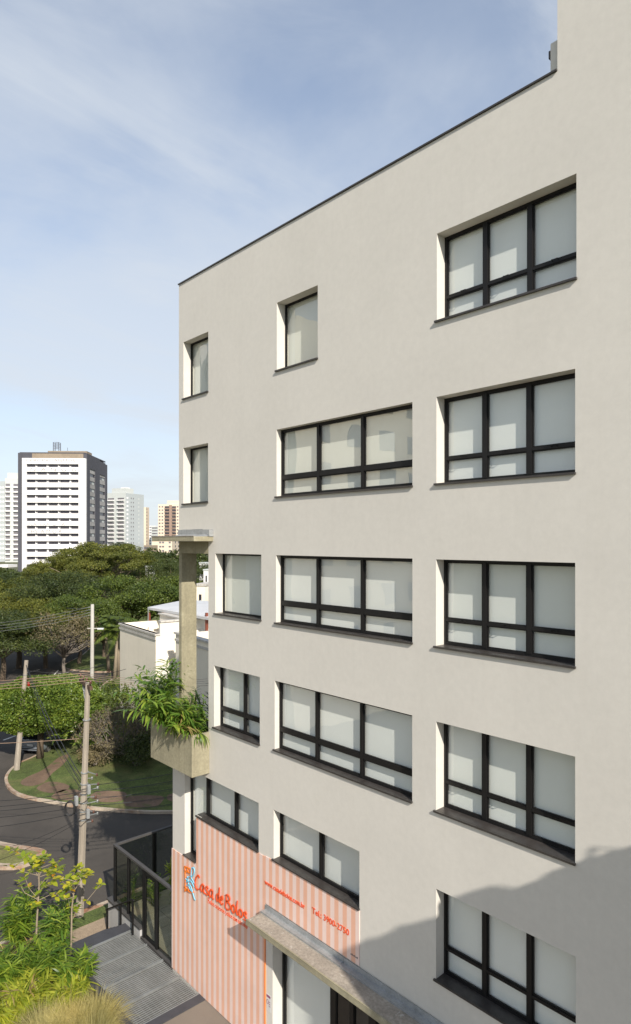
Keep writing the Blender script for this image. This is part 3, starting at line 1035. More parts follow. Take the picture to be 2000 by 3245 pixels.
GL = {   # hand lettered strokes in a unit box, baseline 0, x-height 0.55
    'C': ([[(0.62, 0.86), (0.55, 0.98), (0.38, 0.95), (0.18, 0.72), (0.06, 0.42), (0.08, 0.12), (0.25, -0.04), (0.50, 0.04), (0.68, 0.20)]], 0.70),
    'a': ([[(0.44, 0.46), (0.32, 0.56), (0.16, 0.46), (0.06, 0.22), (0.12, 0.02), (0.26, 0.06), (0.40, 0.30), (0.45, 0.50)], [(0.46, 0.56), (0.42, 0.24), (0.48, 0.04), (0.60, 0.04)]], 0.60),
    's': ([[(0.42, 0.48), (0.30, 0.57), (0.14, 0.50), (0.12, 0.38), (0.28, 0.28), (0.38, 0.16), (0.28, 0.00), (0.06, 0.02)]], 0.48),
    'd': ([[(0.42, 0.44), (0.28, 0.52), (0.10, 0.38), (0.06, 0.14), (0.16, 0.00), (0.32, 0.12), (0.44, 0.40)], [(0.52, 1.02), (0.44, 0.50), (0.46, 0.10), (0.56, 0.02)]], 0.60),
    'e': ([[(0.08, 0.26), (0.30, 0.32), (0.42, 0.44), (0.32, 0.56), (0.14, 0.44), (0.06, 0.20), (0.18, 0.00), (0.36, 0.04), (0.48, 0.16)]], 0.52),
    'B': ([[(0.16, 0.98), (0.12, 0.50), (0.06, -0.02)], [(0.06, 0.90), (0.30, 1.02), (0.56, 0.92), (0.50, 0.70), (0.18, 0.52), (0.48, 0.50), (0.66, 0.30), (0.52, 0.06), (0.24, -0.04), (0.06, 0.02)]], 0.74),
    'o': ([[(0.28, 0.56), (0.12, 0.46), (0.05, 0.22), (0.14, 0.02), (0.30, 0.02), (0.44, 0.22), (0.42, 0.46), (0.28, 0.56)]], 0.52),
    'l': ([[(0.20, 1.02), (0.12, 0.60), (0.10, 0.18), (0.18, 0.02), (0.30, 0.06)]], 0.32),
    'i': ([[(0.12, 0.54), (0.10, 0.20), (0.16, 0.02), (0.24, 0.04)], [(0.15, 0.76), (0.17, 0.80)]], 0.28),
    'r': ([[(0.10, 0.54), (0.10, 0.0)], [(0.10, 0.34), (0.22, 0.52), (0.36, 0.52)]], 0.40),
    'c': ([[(0.38, 0.46), (0.26, 0.56), (0.10, 0.42), (0.06, 0.18), (0.18, 0.0), (0.38, 0.06)]], 0.44),
    'f': ([[(0.44, 0.92), (0.32, 1.0), (0.22, 0.80), (0.18, 0.30), (0.10, -0.22), (0.0, -0.26)], [(0.04, 0.48), (0.36, 0.54)]], 0.42),
    't': ([[(0.20, 0.86), (0.14, 0.30), (0.18, 0.04), (0.32, 0.06)], [(0.02, 0.54), (0.36, 0.58)]], 0.36),
    'm': ([[(0.08, 0.54), (0.06, 0.0)], [(0.07, 0.32), (0.20, 0.54), (0.30, 0.46), (0.28, 0.0)], [(0.29, 0.32), (0.42, 0.54), (0.52, 0.46), (0.50, 0.10), (0.58, 0.02)]], 0.64),
    'n': ([[(0.08, 0.54), (0.06, 0.0)], [(0.07, 0.32), (0.22, 0.54), (0.36, 0.46), (0.34, 0.10), (0.42, 0.02)]], 0.48),
    'h': ([[(0.12, 1.0), (0.06, 0.0)], [(0.08, 0.32), (0.22, 0.54), (0.36, 0.44), (0.34, 0.10), (0.42, 0.02)]], 0.48),
    ' ': ([], 0.22),
}


def spline(pts, n=5):
    P = [np.array(p, float) for p in pts]
    P = [2 * P[0] - P[1]] + P + [2 * P[-1] - P[-2]]
    out = []
    for i in range(1, len(P) - 2):
        for k in range(n):
            t = k / n
            out.append(0.5 * ((2 * P[i]) + (-P[i - 1] + P[i + 1]) * t + (2 * P[i - 1] - 5 * P[i] + 4 * P[i + 1] - P[i + 2]) * t * t + (-P[i - 1] + 3 * P[i] - 3 * P[i + 1] + P[i + 2]) * t ** 3))
    out.append(P[-2])
    return out


def ribbon(mb, pts, w, y0, y1, taper=0.35):
    """raised brush stroke on the wall: pts are (x, z)"""
    P = [np.array(p, float) for p in pts]
    m = len(P)
    Lp, Rp = [], []
    for i in range(m):
        d = P[min(i + 1, m - 1)] - P[max(i - 1, 0)]
        d /= np.linalg.norm(d) + 1e-9
        nrm = np.array([-d[1], d[0]])
        t = i / (m - 1)
        ww = w * (1 - taper * (2 * abs(t - 0.45)) ** 2) / 2
        Lp.append(P[i] + nrm * ww)
        Rp.append(P[i] - nrm * ww)
    b = len(mb.v)
    for i in range(m):
        for q, y in ((Lp[i], y0), (Rp[i], y0), (Rp[i], y1), (Lp[i], y1)):
            mb.v.append((q[0], y, q[1]))
    for i in range(m - 1):
        for k in range(4):
            a0, a1 = b + 4 * i + k, b + 4 * i + (k + 1) % 4
            mb.f.append((a0, a1, a1 + 4, a0 + 4))
    mb.f.append((b, b + 3, b + 2, b + 1))
    e = b + 4 * (m - 1)
    mb.f.append((e, e + 1, e + 2, e + 3))


def hand_text(name, body, x0, x1, zb, hgt, w, mat, y0, y1, rise=0.0, wob=0.0, part=None, small=1.0, split=True):
    tot = sum(GL[c][1] for c in body)
    s = (x1 - x0) / tot
    x = x0
    rr = random.Random(len(body))
    one = MB()
    for i, c in enumerate(body):
        st, adv = GL[c]
        mb = MB() if split else one
        dz = rise * (x - x0) / (x1 - x0) + rr.uniform(-wob, wob)
        for q in st:
            ribbon(mb, [(x + p[0] * s, zb + dz + p[1] * hgt) for p in spline(q)], w, y0, y1)
        if split and st:
            mb.build(name, mat, BT)
        x += adv * s
    if not split:
        one.build(name, mat, BT)


hand_text('sign_letter', 'Casa', -15.58, -14.62, zr(-9.62), 0.40, 0.044, M['orange'], -0.052, -0.036, rise=0.05, wob=0.008)
hand_text('sign_letter', 'de', -14.52, -14.17, zr(-9.57), 0.40, 0.042, M['orange'], -0.052, -0.036, wob=0.008)
hand_text('sign_letter', 'Bolos', -14.10, -13.12, zr(-9.57), 0.36, 0.044, M['orange'], -0.052, -0.036, rise=0.05, wob=0.008)
hand_text('sign_lettering', 'Bolos caseiros feitos com carinho', -14.95, -13.14, zr(-9.80), 0.135, 0.012, M['orange'], -0.026, -0.020, rise=0.075, split=False)
wall_text('sign_lettering', 'www.casadebolos.com.br', -12.44, -10.97, zr(-8.315), 0.125, M['orange'], y=-0.025, extrude=0.004, offset=0.002)
wall_text('sign_lettering', 'Tel.: 3900-2750', -10.72, -9.56, zr(-8.285), 0.135, M['orange'], y=-0.025, extrude=0.004, offset=0.002)
cr = MB()
for k in range(9):
    cr.box(-9.52 + k * 0.024, -9.505 + k * 0.024, -0.0205, -0.0185, zr(-8.655), zr(-8.63 + 0.008 * (k % 3)))
cr.build('small_print', M['graffiti'], BT)
# abstract chair-like emblem left of the lettering
lg = MB()
for pts in ([(-16.11, -9.24), (-15.80, -9.20)], [(-16.09, -9.36), (-15.80, -9.32)], [(-16.10, -9.24), (-16.07, -9.60), (-16.09, -9.95)], [(-15.79, -9.20), (-15.80, -9.45)],
            [(-16.12, -9.82), (-15.85, -9.86), (-15.62, -9.78)], [(-16.08, -9.93), (-15.88, -9.80)], [(-15.95, -9.22), (-15.93, -9.34)]):
    P = [(p[0], zr(p[1])) for p in pts]
    ribbon(lg, spline(P, 4), 0.034, -0.06, -0.04, 0.1)
lg.build('sign_emblem', M['orange2'], BT)
lb = MB()
for pts in ([(-16.02, -9.66), (-15.86, -9.44), (-15.68, -9.36), (-15.58, -9.20), (-15.62, -9.10), (-15.72, -9.16), (-15.74, -9.40), (-15.58, -9.52)],
            [(-16.04, -9.56), (-15.90, -9.60), (-15.76, -9.52), (-15.60, -9.62)], [(-15.94, -9.46), (-15.86, -9.72), (-15.70, -9.80)],
            [(-16.00, -9.74), (-15.80, -9.66), (-15.66, -9.82), (-15.58, -9.94), (-15.52, -9.96)]):
    P = [(p[0], zr(p[1])) for p in pts]
    ribbon(lb, spline(P, 5), 0.026, -0.065, -0.045, 0.3)
lb.build('sign_emblem', M['blue'], BT)

# ================================================================ entrance: grating deck, low wall, handrail, glass fence
dk = Thing('grating_deck', 'galvanised steel grating walkway beside the pink striped wall', 'walkway', (-17.4, -1.0, 0.12))
for k in range(4):
    x0 = -19.40 + k * 1.0
    p = MB()
    for i in range(12):
        xx = x0 + 0.085 + i * 0.077
        p.box(xx, xx + 0.011, -1.88, -0.05, 0.775, 0.800)
    for j in range(11):
        yy = -1.80 + j * 0.166
        p.box(x0 + 0.02, x0 + 0.985, yy, yy + 0.006, 0.775, 0.786)
    po = p.build('grating_panel', M['steel'], dk)
    MB().box(x0, x0 + 0.05, -1.90, -0.03, 0.76, 0.806).build('panel_edge', M['steel'], (dk, po))
MB().box(-15.40, -15.365, -1.90, -0.03, 0.76, 0.806).build('panel_edge', M['steel'], dk)
struct(MB().box(-19.4, -15.37, -1.89, -0.04, 0.125, 0.715).build('deck_pit', M['pit']))
bd = MB()
bd.box(-19.86, -19.41, -2.10, -0.02, 0.12, 0.803)
bd.box(-15.36, -15.085, -2.10, -0.02, 0.12, 0.803)
bd.box(-19.41, -15.36, -2.10, -1.91, 0.12, 0.803)
bd.build('granite_border', M['granite_border'], dk)
# loose slot covers lying in the second panel
for r_, (xx, yy0) in enumerate(((-17.85, -1.72), (-17.50, -1.60))):
    sc_ = MB().box(xx, xx + 0.012, yy0, yy0 + 1.0, 0.801, 0.806).box(xx + 0.11, xx + 0.122, yy0, yy0 + 1.0, 0.801, 0.806)
    for i in range(17):
        sc_.box(xx, xx + 0.122, yy0 + i * 0.06, yy0 + i * 0.06 + 0.012, 0.806, 0.811)
    sc_.build('slot_cover', M['steel'], dk)

lw = Thing('low_wall', 'low grey wall with dark stone cap carrying the glass fence', 'wall', (-20.0, 0.08, 0.0))
MB().box(-21.15, -18.85, -0.02, 0.15, -0.02, zr(-12.26)).build('wall', M['low_wall'], lw)
MB().box(-21.19, -18.80, -0.06, 0.19, zr(-12.26), zr(-12.20)).build('cap_stone', M['cap_stone'], lw, bevel=0.006)
MB().box(-18.85, -16.87, -0.01, 0.15, 0.12, 0.815).build('door_threshold', M['cap_stone'], lw)

hr = Thing('handrail', 'black metal handrail on posts beside the low grey wall', 'handrail', (-20.0, -0.14, 0.5))
MB().tube([(-19.0, -0.14, zr(-11.38)), (-19.12, -0.14, zr(-11.38)), (-21.05, -0.14, zr(-12.52))], 0.026, 8).build('rail', M['frame'], hr, smooth=True)
for (x, zt, zb_) in ((-19.1, -11.38, -12.5), (-19.95, -11.87, -12.95), (-20.95, -12.46, -13.2)):
    MB().box(x - 0.03, x + 0.03, -0.165, -0.115, zr(zb_), zr(zt)).build('post', M['frame'], hr)

fe = Thing('glass_fence', 'black framed glass fence with door closing the small courtyard', 'fence', (-19.0, 0.07, 0.8))
zt = zr(-10.27)
capz = zr(-12.20)
for (x, w, zb_) in ((-20.80, 0.075, capz), (-19.80, 0.075, capz), (-18.74, 0.09, 0.815), (-17.92, 0.09, 0.815)):
    MB().box(x - w / 2, x + w / 2, 0.03, 0.12, zb_, zt - 0.061).build('post', M['frame'], fe)
MB().box(-20.85, -16.86, 0.02, 0.13, zt - 0.06, zt).build('top_rail', M['cap_stone'], fe)
MB().box(-20.86, -20.76, 0.131, 7.0, zt - 0.06, zt).build('top_rail', M['cap_stone'], fe)
for y in (1.55, 3.3, 5.2):
    MB().box(-20.85, -20.77, y - 0.06, y + 0.06, 0.12, zt - 0.061).build('post', M['frame'], fe)
for (a, b, zb_) in ((-20.76, -19.84, capz), (-19.76, -18.79, capz), (-17.87, -16.87, 0.83)):
    MB().box(a, b, 0.07, 0.078, zb_ + 0.01, zt - 0.06).build('pane', M['glass_fence'], fe)
dr = MB()
dr.box(-18.69, -18.62, 0.05, 0.10, 0.83, zt - 0.07)
dr.box(-18.05, -17.97, 0.05, 0.10, 0.83, zt - 0.07)
dr.box(-18.62, -18.05, 0.05, 0.10, zt - 0.22, zt - 0.07)
dr.box(-18.62, -18.05, 0.05, 0.10, 0.83, 0.93)
do = dr.build('door', M['frame'], fe)
MB().box(-18.62, -18.05, 0.07, 0.078, 0.93, zt - 0.22).build('pane', M['glass_fence'], (fe, do))
MB().bar((-18.655, 0.03, 1.85), (-18.655, 0.03, 2.02), 0.018).build('door_handle', M['frame'], (fe, do))
for (y0, y1) in ((0.13, 1.49), (1.61, 3.24), (3.36, 5.14)):
    MB().box(-20.815, -20.807, y0, y1, 0.4, zt - 0.06).build('pane', M['glass_fence'], fe)

# neighbouring wing whose roof line shades the lower right of the facade (stands outside the picture)
wg = Thing('side_wing', 'low cream wing standing out from the facade beside the viewer', 'building', (4.6, -2.2, 0))
MB().box(1.7, 6.98, -4.3, -0.02, 0.1, zr(-0.50)).build('wall', M['wall'], wg)
MB().box(1.66, 6.99, -4.34, -0.02, zr(-0.50), zr(-0.42)).build('roof_flashing', M['zinc'], wg)

# beige block across the street, mirrored in the upper windows
ob = Thing('opposite_building', 'beige apartment block across the street mirrored in the upper windows', 'building', (-48, -26, 0))
MB().box(-62, -34, -34, -19, 0, 29).build('wall', M['opp_wall'], ob)
wm = MB().box(-0.6, 0.6, -0.04, 0.04, -0.75, 0.75).mesh('window', M['tw_window'])
for i in range(9):
    for j in range(9):
        o = link_mesh('window', wm, ob.o, (np.array([-60 + i * 3.0, -18.99, 3.2 + j * 3.0]) - ob.base))
wm2 = MB().box(-0.04, 0.04, -0.6, 0.6, -0.75, 0.75).mesh('window', M['tw_window'])
for i in range(4):
    for j in range(9):
        o = link_mesh('window', wm2, ob.o, (np.array([-33.99, -32 + i * 3.4, 3.2 + j * 3.0]) - ob.base))
for k in range(3):
    MB().box(-55 + k * 8, -53.5 + k * 8, -18.97, -18.3, 0, 29.5).build('pilaster', M['tw_white'], ob)

# ================================================================ vegetation builders
def unit(v):
    return v / (np.linalg.norm(v, axis=-1, keepdims=True) + 1e-9)


def leaf_cards(c, d, n, L, W, fold=0.15):
    """rhombic leaves: centres c, direction d, rough normal n, lengths L, widths W"""
    d = unit(d)
    s = unit(np.cross(d, n))
    nn = np.cross(s, d)
    L = np.asarray(L)[:, None]
    W = np.asarray(W)[:, None]
    V = np.stack([c - d * L / 2, c + s * W / 2 - nn * W * fold, c + d * L / 2 - nn * L * 0.06, c - s * W / 2 - nn * W * fold], 1).reshape(-1, 3)
    F = np.arange(len(V)).reshape(-1, 4)
    return V, F


def blades(p0, d0, L, W, droop, rngl, seg=3):
    """curved lance leaves from p0 along d0, bending down; returns verts and quad faces"""
    n = len(p0)
    d0 = unit(d0)
    up = np.array([0, 0, 1.0])
    s = unit(np.cross(d0, np.broadcast_to(up, d0.shape) + rngl.normal(0, 0.25, d0.shape)))
    prof = {2: [0.55, 1.0, 0.06], 3: [0.45, 1.0, 0.75, 0.05], 4: [0.35, 0.9, 1.0, 0.65, 0.04]}[seg]
    rows = []
    p = p0.copy()
    d = d0.copy()
    for k in range(seg + 1):
        w = np.asarray(W)[:, None] * prof[k] / 2
        rows.append((p - s * w, p + s * w))
        d = unit(d + np.stack([np.zeros(n), np.zeros(n), -np.asarray(droop)], 1) * (0.6 + 0.5 * k) / seg)
        p = p + d * (np.asarray(L)[:, None] / seg)
    V = np.stack([q for r in rows for q in r], 1)          # n, 2(seg+1), 3
    base = np.arange(n)[:, None] * (2 * (seg + 1))
    F = np.concatenate([base + np.array([2 * k, 2 * k + 1, 2 * k + 3, 2 * k + 2])[None, :] for k in range(seg)], 0)
    return V.reshape(-1, 3), F


def crown_points(rx, ry, rz, nclump, per, rngl, flat=0.55, cs=0.28, bottom=-0.25, core=0.15, lump=0.22):
    """leaf positions in clumps spread through the crown's volume; returns points, outward normals, clump centres"""
    u = rngl.normal(size=(nclump * 4, 3))
    u = unit(u)
    u = u[u[:, 2] > bottom][:nclump]
    rad = 1.0 - np.abs(rngl.normal(0, lump, len(u)))
    inner = rngl.random(len(u)) < core
    rad[inner] *= rngl.uniform(0.35, 0.8, inner.sum())
    cc = u * rad[:, None] * np.array([rx, ry, rz])
    R = min(rx, ry, rz * 1.6)
    sz = R * cs * rngl.uniform(0.65, 1.3, len(u))
    q = unit(rngl.normal(size=(len(u), per, 3))) * (rngl.random((len(u), per, 1)) ** 0.45)
    q[..., 2] *= flat
    P = cc[:, None, :] + q * sz[:, None, None]
    N = unit(q + 0.6 * u[:, None, :] + np.array([0, 0, 0.5]))
    return P.reshape(-1, 3), N.reshape(-1, 3), cc


def make_tree_meshes(key, h, rx, ry, rz, trunk_h, trunk_r, nclump, per, leaf, leaf_mat_, bark, seed, bottom=-0.25, cs=0.28, flat=0.55, lean=0.0, nlimb=9, aspect=0.55, lump=0.26, multi=1):
    r = np.random.default_rng(seed)
    P, Nn, cc = crown_points(rx, ry, rz, nclump, per, r, flat, cs, bottom, lump=lump)
    off = np.array([lean, 0, h - rz])
    n = len(P)
    d = unit(r.normal(size=(n, 3)) + np.array([0, 0, -0.15]))
    nn = unit(Nn + r.normal(0, 0.45, (n, 3)))
    Ls = leaf * r.uniform(0.6, 1.4, n)
    V, F = leaf_cards(P + off, d, nn, Ls, Ls * aspect)
    crown = fast_mesh(key + '_crown', V, [F], leaf_mat_)
    t = MB()
    top = np.array([lean * 0.6, 0, trunk_h])
    for m_ in range(multi):
        b0 = np.array([0.0, 0, -0.2]) + (np.array([r.uniform(-1, 1), r.uniform(-1, 1), 0]) * trunk_r * 2.2 if multi > 1 else 0)
        mid = (b0 + top) / 2 + r.normal(0, 0.12, 3) * np.array([1, 1, 0])
        t.tube([b0, b0 * 0.9 + mid * 0.1, mid, top], [trunk_r * 1.35, trunk_r * 1.05, trunk_r * 0.85, trunk_r * 0.7], 8)
    sel = r.choice(len(cc), min(nlimb, len(cc)), replace=False)
    for i in sel:
        e = cc[i] + off
        m1 = top * 0.55 + e * 0.45 + r.normal(0, 0.06 * rx, 3)
        m2 = top * 0.2 + e * 0.8 + r.normal(0, 0.04 * rx, 3)
        st = top + (b0 - top) * r.uniform(0, 0.25)
        t.tube([st, m1, m2, e], [trunk_r * 0.5, trunk_r * 0.32, trunk_r * 0.18, trunk_r * 0.06], 6)
        j = r.integers(len(cc))
        if np.linalg.norm(cc[j] - cc[i]) < rx:
            t.tube([m1, (m1 + cc[j] + off) / 2 + r.normal(0, 0.1, 3), cc[j] + off], [trunk_r * 0.28, trunk_r * 0.15, trunk_r * 0.05], 5)
    trunk = t.mesh(key + '_trunk', bark, smooth=True)
    return crown, trunk


def place_tree(meshes, pos, rot, scale, name, label, group=None, cat='tree'):
    e = bpy.data.objects.new(name, None)
    e.location = tuple(pos)
    e.rotation_euler = (0, 0, rot)
    e.scale = scale if hasattr(scale, '__len__') else (scale,) * 3
    COL.objects.link(e)
    tag(e, label, cat, group)
    link_mesh('crown', meshes[0], e)
    link_mesh('trunk', meshes[1], e)
    return e


def ground_at(px, Z, z=0.1):
    r = FW * Z + RT * ((px - CX) / FPX * Z)
    return np.array([r[0], r[1] - D, z])


# ---------------------------------------------------------------- trees beyond the street
T_umb = make_tree_meshes('umbrella', 12.6, 9.5, 8.5, 4.2, 6.0, 0.42, 85, 480, 0.27, M['leaf_olive'], M['bark_pale'], 11, bottom=-0.02, cs=0.25, flat=0.40, nlimb=16, multi=2)
T_dome = make_tree_meshes('dome', 10.5, 6.5, 6.5, 4.2, 4.2, 0.35, 70, 520, 0.22, M['leaf_dark'], M['bark'], 12, bottom=-0.35, cs=0.27, flat=0.55, nlimb=10)
T_olv = make_tree_meshes('olive', 8.6, 4.8, 4.8, 3.6, 3.0, 0.26, 60, 480, 0.19, M['leaf_olive'], M['bark'], 13, bottom=-0.45, cs=0.28, nlimb=10)
T_mid = make_tree_meshes('mid', 8.0, 4.6, 4.6, 3.4, 2.6, 0.24, 60, 480, 0.19, M['leaf_mid'], M['bark'], 14, bottom=-0.45, cs=0.28, nlimb=10)
T_dry = make_tree_meshes('dry', 7.5, 4.0, 4.0, 3.0, 2.6, 0.20, 80, 55, 0.20, M['leaf_dry'], M['bark_grey'], 15, bottom=-0.3, cs=0.26, nlimb=40, lump=0.3)
T_tall = make_tree_meshes('tall', 13.5, 5.6, 5.6, 5.2, 5.5, 0.34, 70, 480, 0.22, M['leaf_dark'], M['bark'], 16, bottom=-0.5, cs=0.27, nlimb=12)
GRP = 'trees massed beyond the street'
TREES = [
    # meshes, px, Z, scale, rot, label
    (T_umb, 325, 112, (1.0, 1.0, 1.04), 0.4, 'broad umbrella crowned tree with yellowish top below the white and charcoal tower'),
    (T_umb, 215, 106, (0.74, 0.74, 0.86), 1.7, 'smaller spreading tree joined to the left of the umbrella crowned tree'),
    (T_dome, 185, 88, (1.05, 1.05, 0.86), 0.2, 'dense dark green dome tree in front of the umbrella crowned tree'),
    (T_olv, 15, 88, (1.2, 1.2, 1.0), 0.9, 'yellowish olive tree at the left edge beyond the dark dome tree'),
    (T_tall, 382, 165, (0.9, 0.9, 0.98), 0.3, 'dark tree rising behind the umbrella tree at the foot of the light grey tower'),
    (T_dome, 462, 128, (1.0, 1.0, 1.02), 2.3, 'dark rounded tree just right of the umbrella tree'),
    (T_tall, 520, 112, (0.80, 0.80, 0.72), 1.1, 'deep green tree under the beige tower left of the concrete column'),
    (T_dry, 478, 92, (1.05, 1.05, 1.12), 0.6, 'brownish sparse tree between the umbrella tree and the deep green tree'),
    (T_mid, 420, 84, (1.35, 1.35, 1.10), 2.0, 'fresh green tree behind the house roof terrace'),
    (T_mid, 555, 84, (1.30, 1.30, 1.08), 1.4, 'green tree behind the carport roof beside the column'),
    (T_dome, 660, 140, (1.0, 1.0, 0.78), 1.4, 'dark tree seen through the gap right of the concrete column'),
    (T_dome, 95, 118, (1.0, 1.0, 0.70), 0.8, 'shadowed dark tree low under the white and charcoal tower'),
    (T_olv, 60, 68, (1.25, 1.25, 0.84), 0.1, 'large olive tree over the road at the left edge of the picture'),
    (T_dome, 8, 62, (0.78, 0.78, 0.62), 2.6, 'dark green tree overhanging the far road at the left edge'),
    (T_olv, 145, 68, (0.95, 0.95, 0.88), 1.2, 'olive green tree left of the pale tall utility pole'),
    (T_dry, 205, 64, (0.90, 0.90, 0.86), 0.4, 'thin greyish brown tree beside the pale tall utility pole'),
    (T_mid, 250, 70, (0.92, 0.92, 0.94), 2.9, 'bright green tree directly behind the pale tall utility pole'),
    (T_mid, 330, 74, (0.80, 0.80, 0.72), 0.7, 'small round green tree on the far lawn left of the house'),
    (T_dome, -30, 104, (1.1, 1.1, 0.76), 2.2, 'dark tree cut by the left edge of the picture'),
]
for (ms, px, Z, sc, rot, lab) in TREES:
    place_tree(ms, ground_at(px, Z), rot, sc, 'broadleaf_tree', lab, GRP)

# far wood closing the ground below the towers
fw_v, fw_f, cnt = [], [], 0
r = np.random.default_rng(5)
for k in range(70):
    px = r.uniform(-120, 760)
    Z = r.uniform(150, 330) if px > 200 else r.uniform(140, 200)
    c = ground_at(px, Z, 0)
    hgt = r.uniform(7.5, 11.0) if px > 200 else r.uniform(4.0, 6.0)
    P, Nn, cc = crown_points(r.uniform(4, 7), r.uniform(4, 7), hgt * 0.5, 26, 26, r, 0.6, 0.38, -0.6)
    P = P + c + np.array([0, 0, hgt * 0.5])
    n = len(P)
    V, F = leaf_cards(P, r.normal(size=(n, 3)), unit(Nn + r.normal(0, 0.4, (n, 3))), np.full(n, 0.95), np.full(n, 0.7))
    fw_v.append(V)
    fw_f.append(F + cnt)
    cnt += len(V)
wood = link_mesh('far_wood', fast_mesh('far_wood', np.concatenate(fw_v), [np.concatenate(fw_f)], M['leaf_dark']))
tag(wood, 'distant dark wood along the foot of the towers', 'wood')
wood['kind'] = 'stuff'

# ---------------------------------------------------------------- palms left of the house
def palm(px, Z, h, label, seed, nf=16, fl=2.6):
    r = np.random.default_rng(seed)
    b = ground_at(px, Z)
    T = Thing('palm_tree', label, 'palm', b, 'palms left of the house')
    lean = r.normal(0, 0.25, 2)
    top = b + np.array([lean[0], lean[1], h])
    MB().tube([b - (0, 0, 0.1), (b + top) / 2 + (0.1, 0, 0), top], [0.20, 0.15, 0.13], 8).build('trunk', M['bark_pale'], T, smooth=True)
    VV, FF, c0 = [], [], 0
    for k in range(nf):
        a = 2 * math.pi * k / nf + r.uniform(-0.2, 0.2)
        el = r.uniform(-0.2, 1.1)
        d = np.array([math.cos(a) * math.cos(el), math.sin(a) * math.cos(el), math.sin(el)])
        ts = np.linspace(0.08, 1, 26)
        spine = top + d * ts[:, None] * fl + np.array([0, 0, -1.1]) * (ts[:, None] ** 2) * fl * 0.55
        tang = unit(np.gradient(spine, axis=0))
        side = unit(np.cross(tang, [0, 0, 1.0]))
        for sg in (-1, 1):
            dd = unit(side * sg * 0.8 + tang * 0.5 + np.array([0, 0, -0.35]))
            Lf = fl * 0.26 * np.sin(np.pi * (0.12 + 0.85 * ts)) + 0.1
            V, F = leaf_cards(spine + dd * Lf[:, None] / 2, dd, np.broadcast_to([0, 0, 1.0], dd.shape), Lf, np.full(26, 0.10))
            VV.append(V)
            FF.append(F + c0)
            c0 += len(V)
    V = np.concatenate(VV) - T.base
    link_mesh('crown', fast_mesh('palm_crown', V, [np.concatenate(FF)], M['leaf_mid']), T.o)


palm(363, 62, 4.6, 'leftmost of the pale trunked palms left of the house', 1)
palm(376, 64, 5.3, 'tallest of the pale trunked palms left of the house', 2)
palm(345, 66, 4.4, 'shortest palm standing behind the pale trunked pair left of the house', 3, 14, 2.2)

# ---------------------------------------------------------------- clipped tree over the parked car
def clipped_tree():
    b = gz(127, 2401, 0.12)
    T = Thing('clipped_tree', 'big clipped box shaped green tree standing over the parked car', 'tree', b)
    r = np.random.default_rng(21)
    n = 56000
    u = unit(r.normal(size=(n, 3)))
    # superellipsoid: boxy crown with flat underside
    e = 3.2
    k = (np.abs(u[:, 0]) ** e + np.abs(u[:, 1]) ** e + np.abs(u[:, 2]) ** e) ** (-1 / e)
    rad = np.where(r.random(n) < 0.8, 1 - np.abs(r.normal(0, 0.05, n)), r.uniform(0.4, 1, n))
    lump = 1 + 0.05 * np.sin(u[:, 0] * 9 + 1.3) * np.cos(u[:, 1] * 8) + 0.04 * np.sin(u[:, 2] * 11 + u[:, 0] * 6)
    P = u * (k * rad * lump)[:, None]
    ax = unit(np.array([RT[0], RT[1], 0]) * 0.95 + np.array([FW[0], FW[1], 0]) * 0.55)
    ay = np.array([-ax[1], ax[0], 0])
    C = b + np.array([0, 0, 3.2]) + ax * 0.45 + ay * 0.5
    W = C + ax * (P[:, 0] * 3.15)[:, None] + ay * (P[:, 1] * 2.5)[:, None] + np.array([0, 0, 1.0]) * (P[:, 2] * 1.50)[:, None]
    nn = unit(u + r.normal(0, 0.55, (n, 3)))
    Ls = 0.145 * r.uniform(0.6, 1.3, n)
    V, F = leaf_cards(W - b, r.normal(size=(n, 3)), nn, Ls, Ls * 0.6)
    link_mesh('crown', fast_mesh('clipped_crown', V, [F], M['leaf_hedge']), T.o)
    t = MB().tube([b - (0, 0, 0.1), b + (0.05, 0, 0.9), b + (0, 0.05, 1.8)], [0.24, 0.19, 0.17], 10)
    for k in range(7):
        a = k * 0.9
        t.tube([b + (0, 0, 1.5), b + (0.9 * math.cos(a), 0.9 * math.sin(a), 2.4), b + (1.8 * math.cos(a), 1.8 * math.sin(a), 3.3)], [0.12, 0.08, 0.03], 6)
    t.build('trunk', M['bark'], T, smooth=True)


clipped_tree()


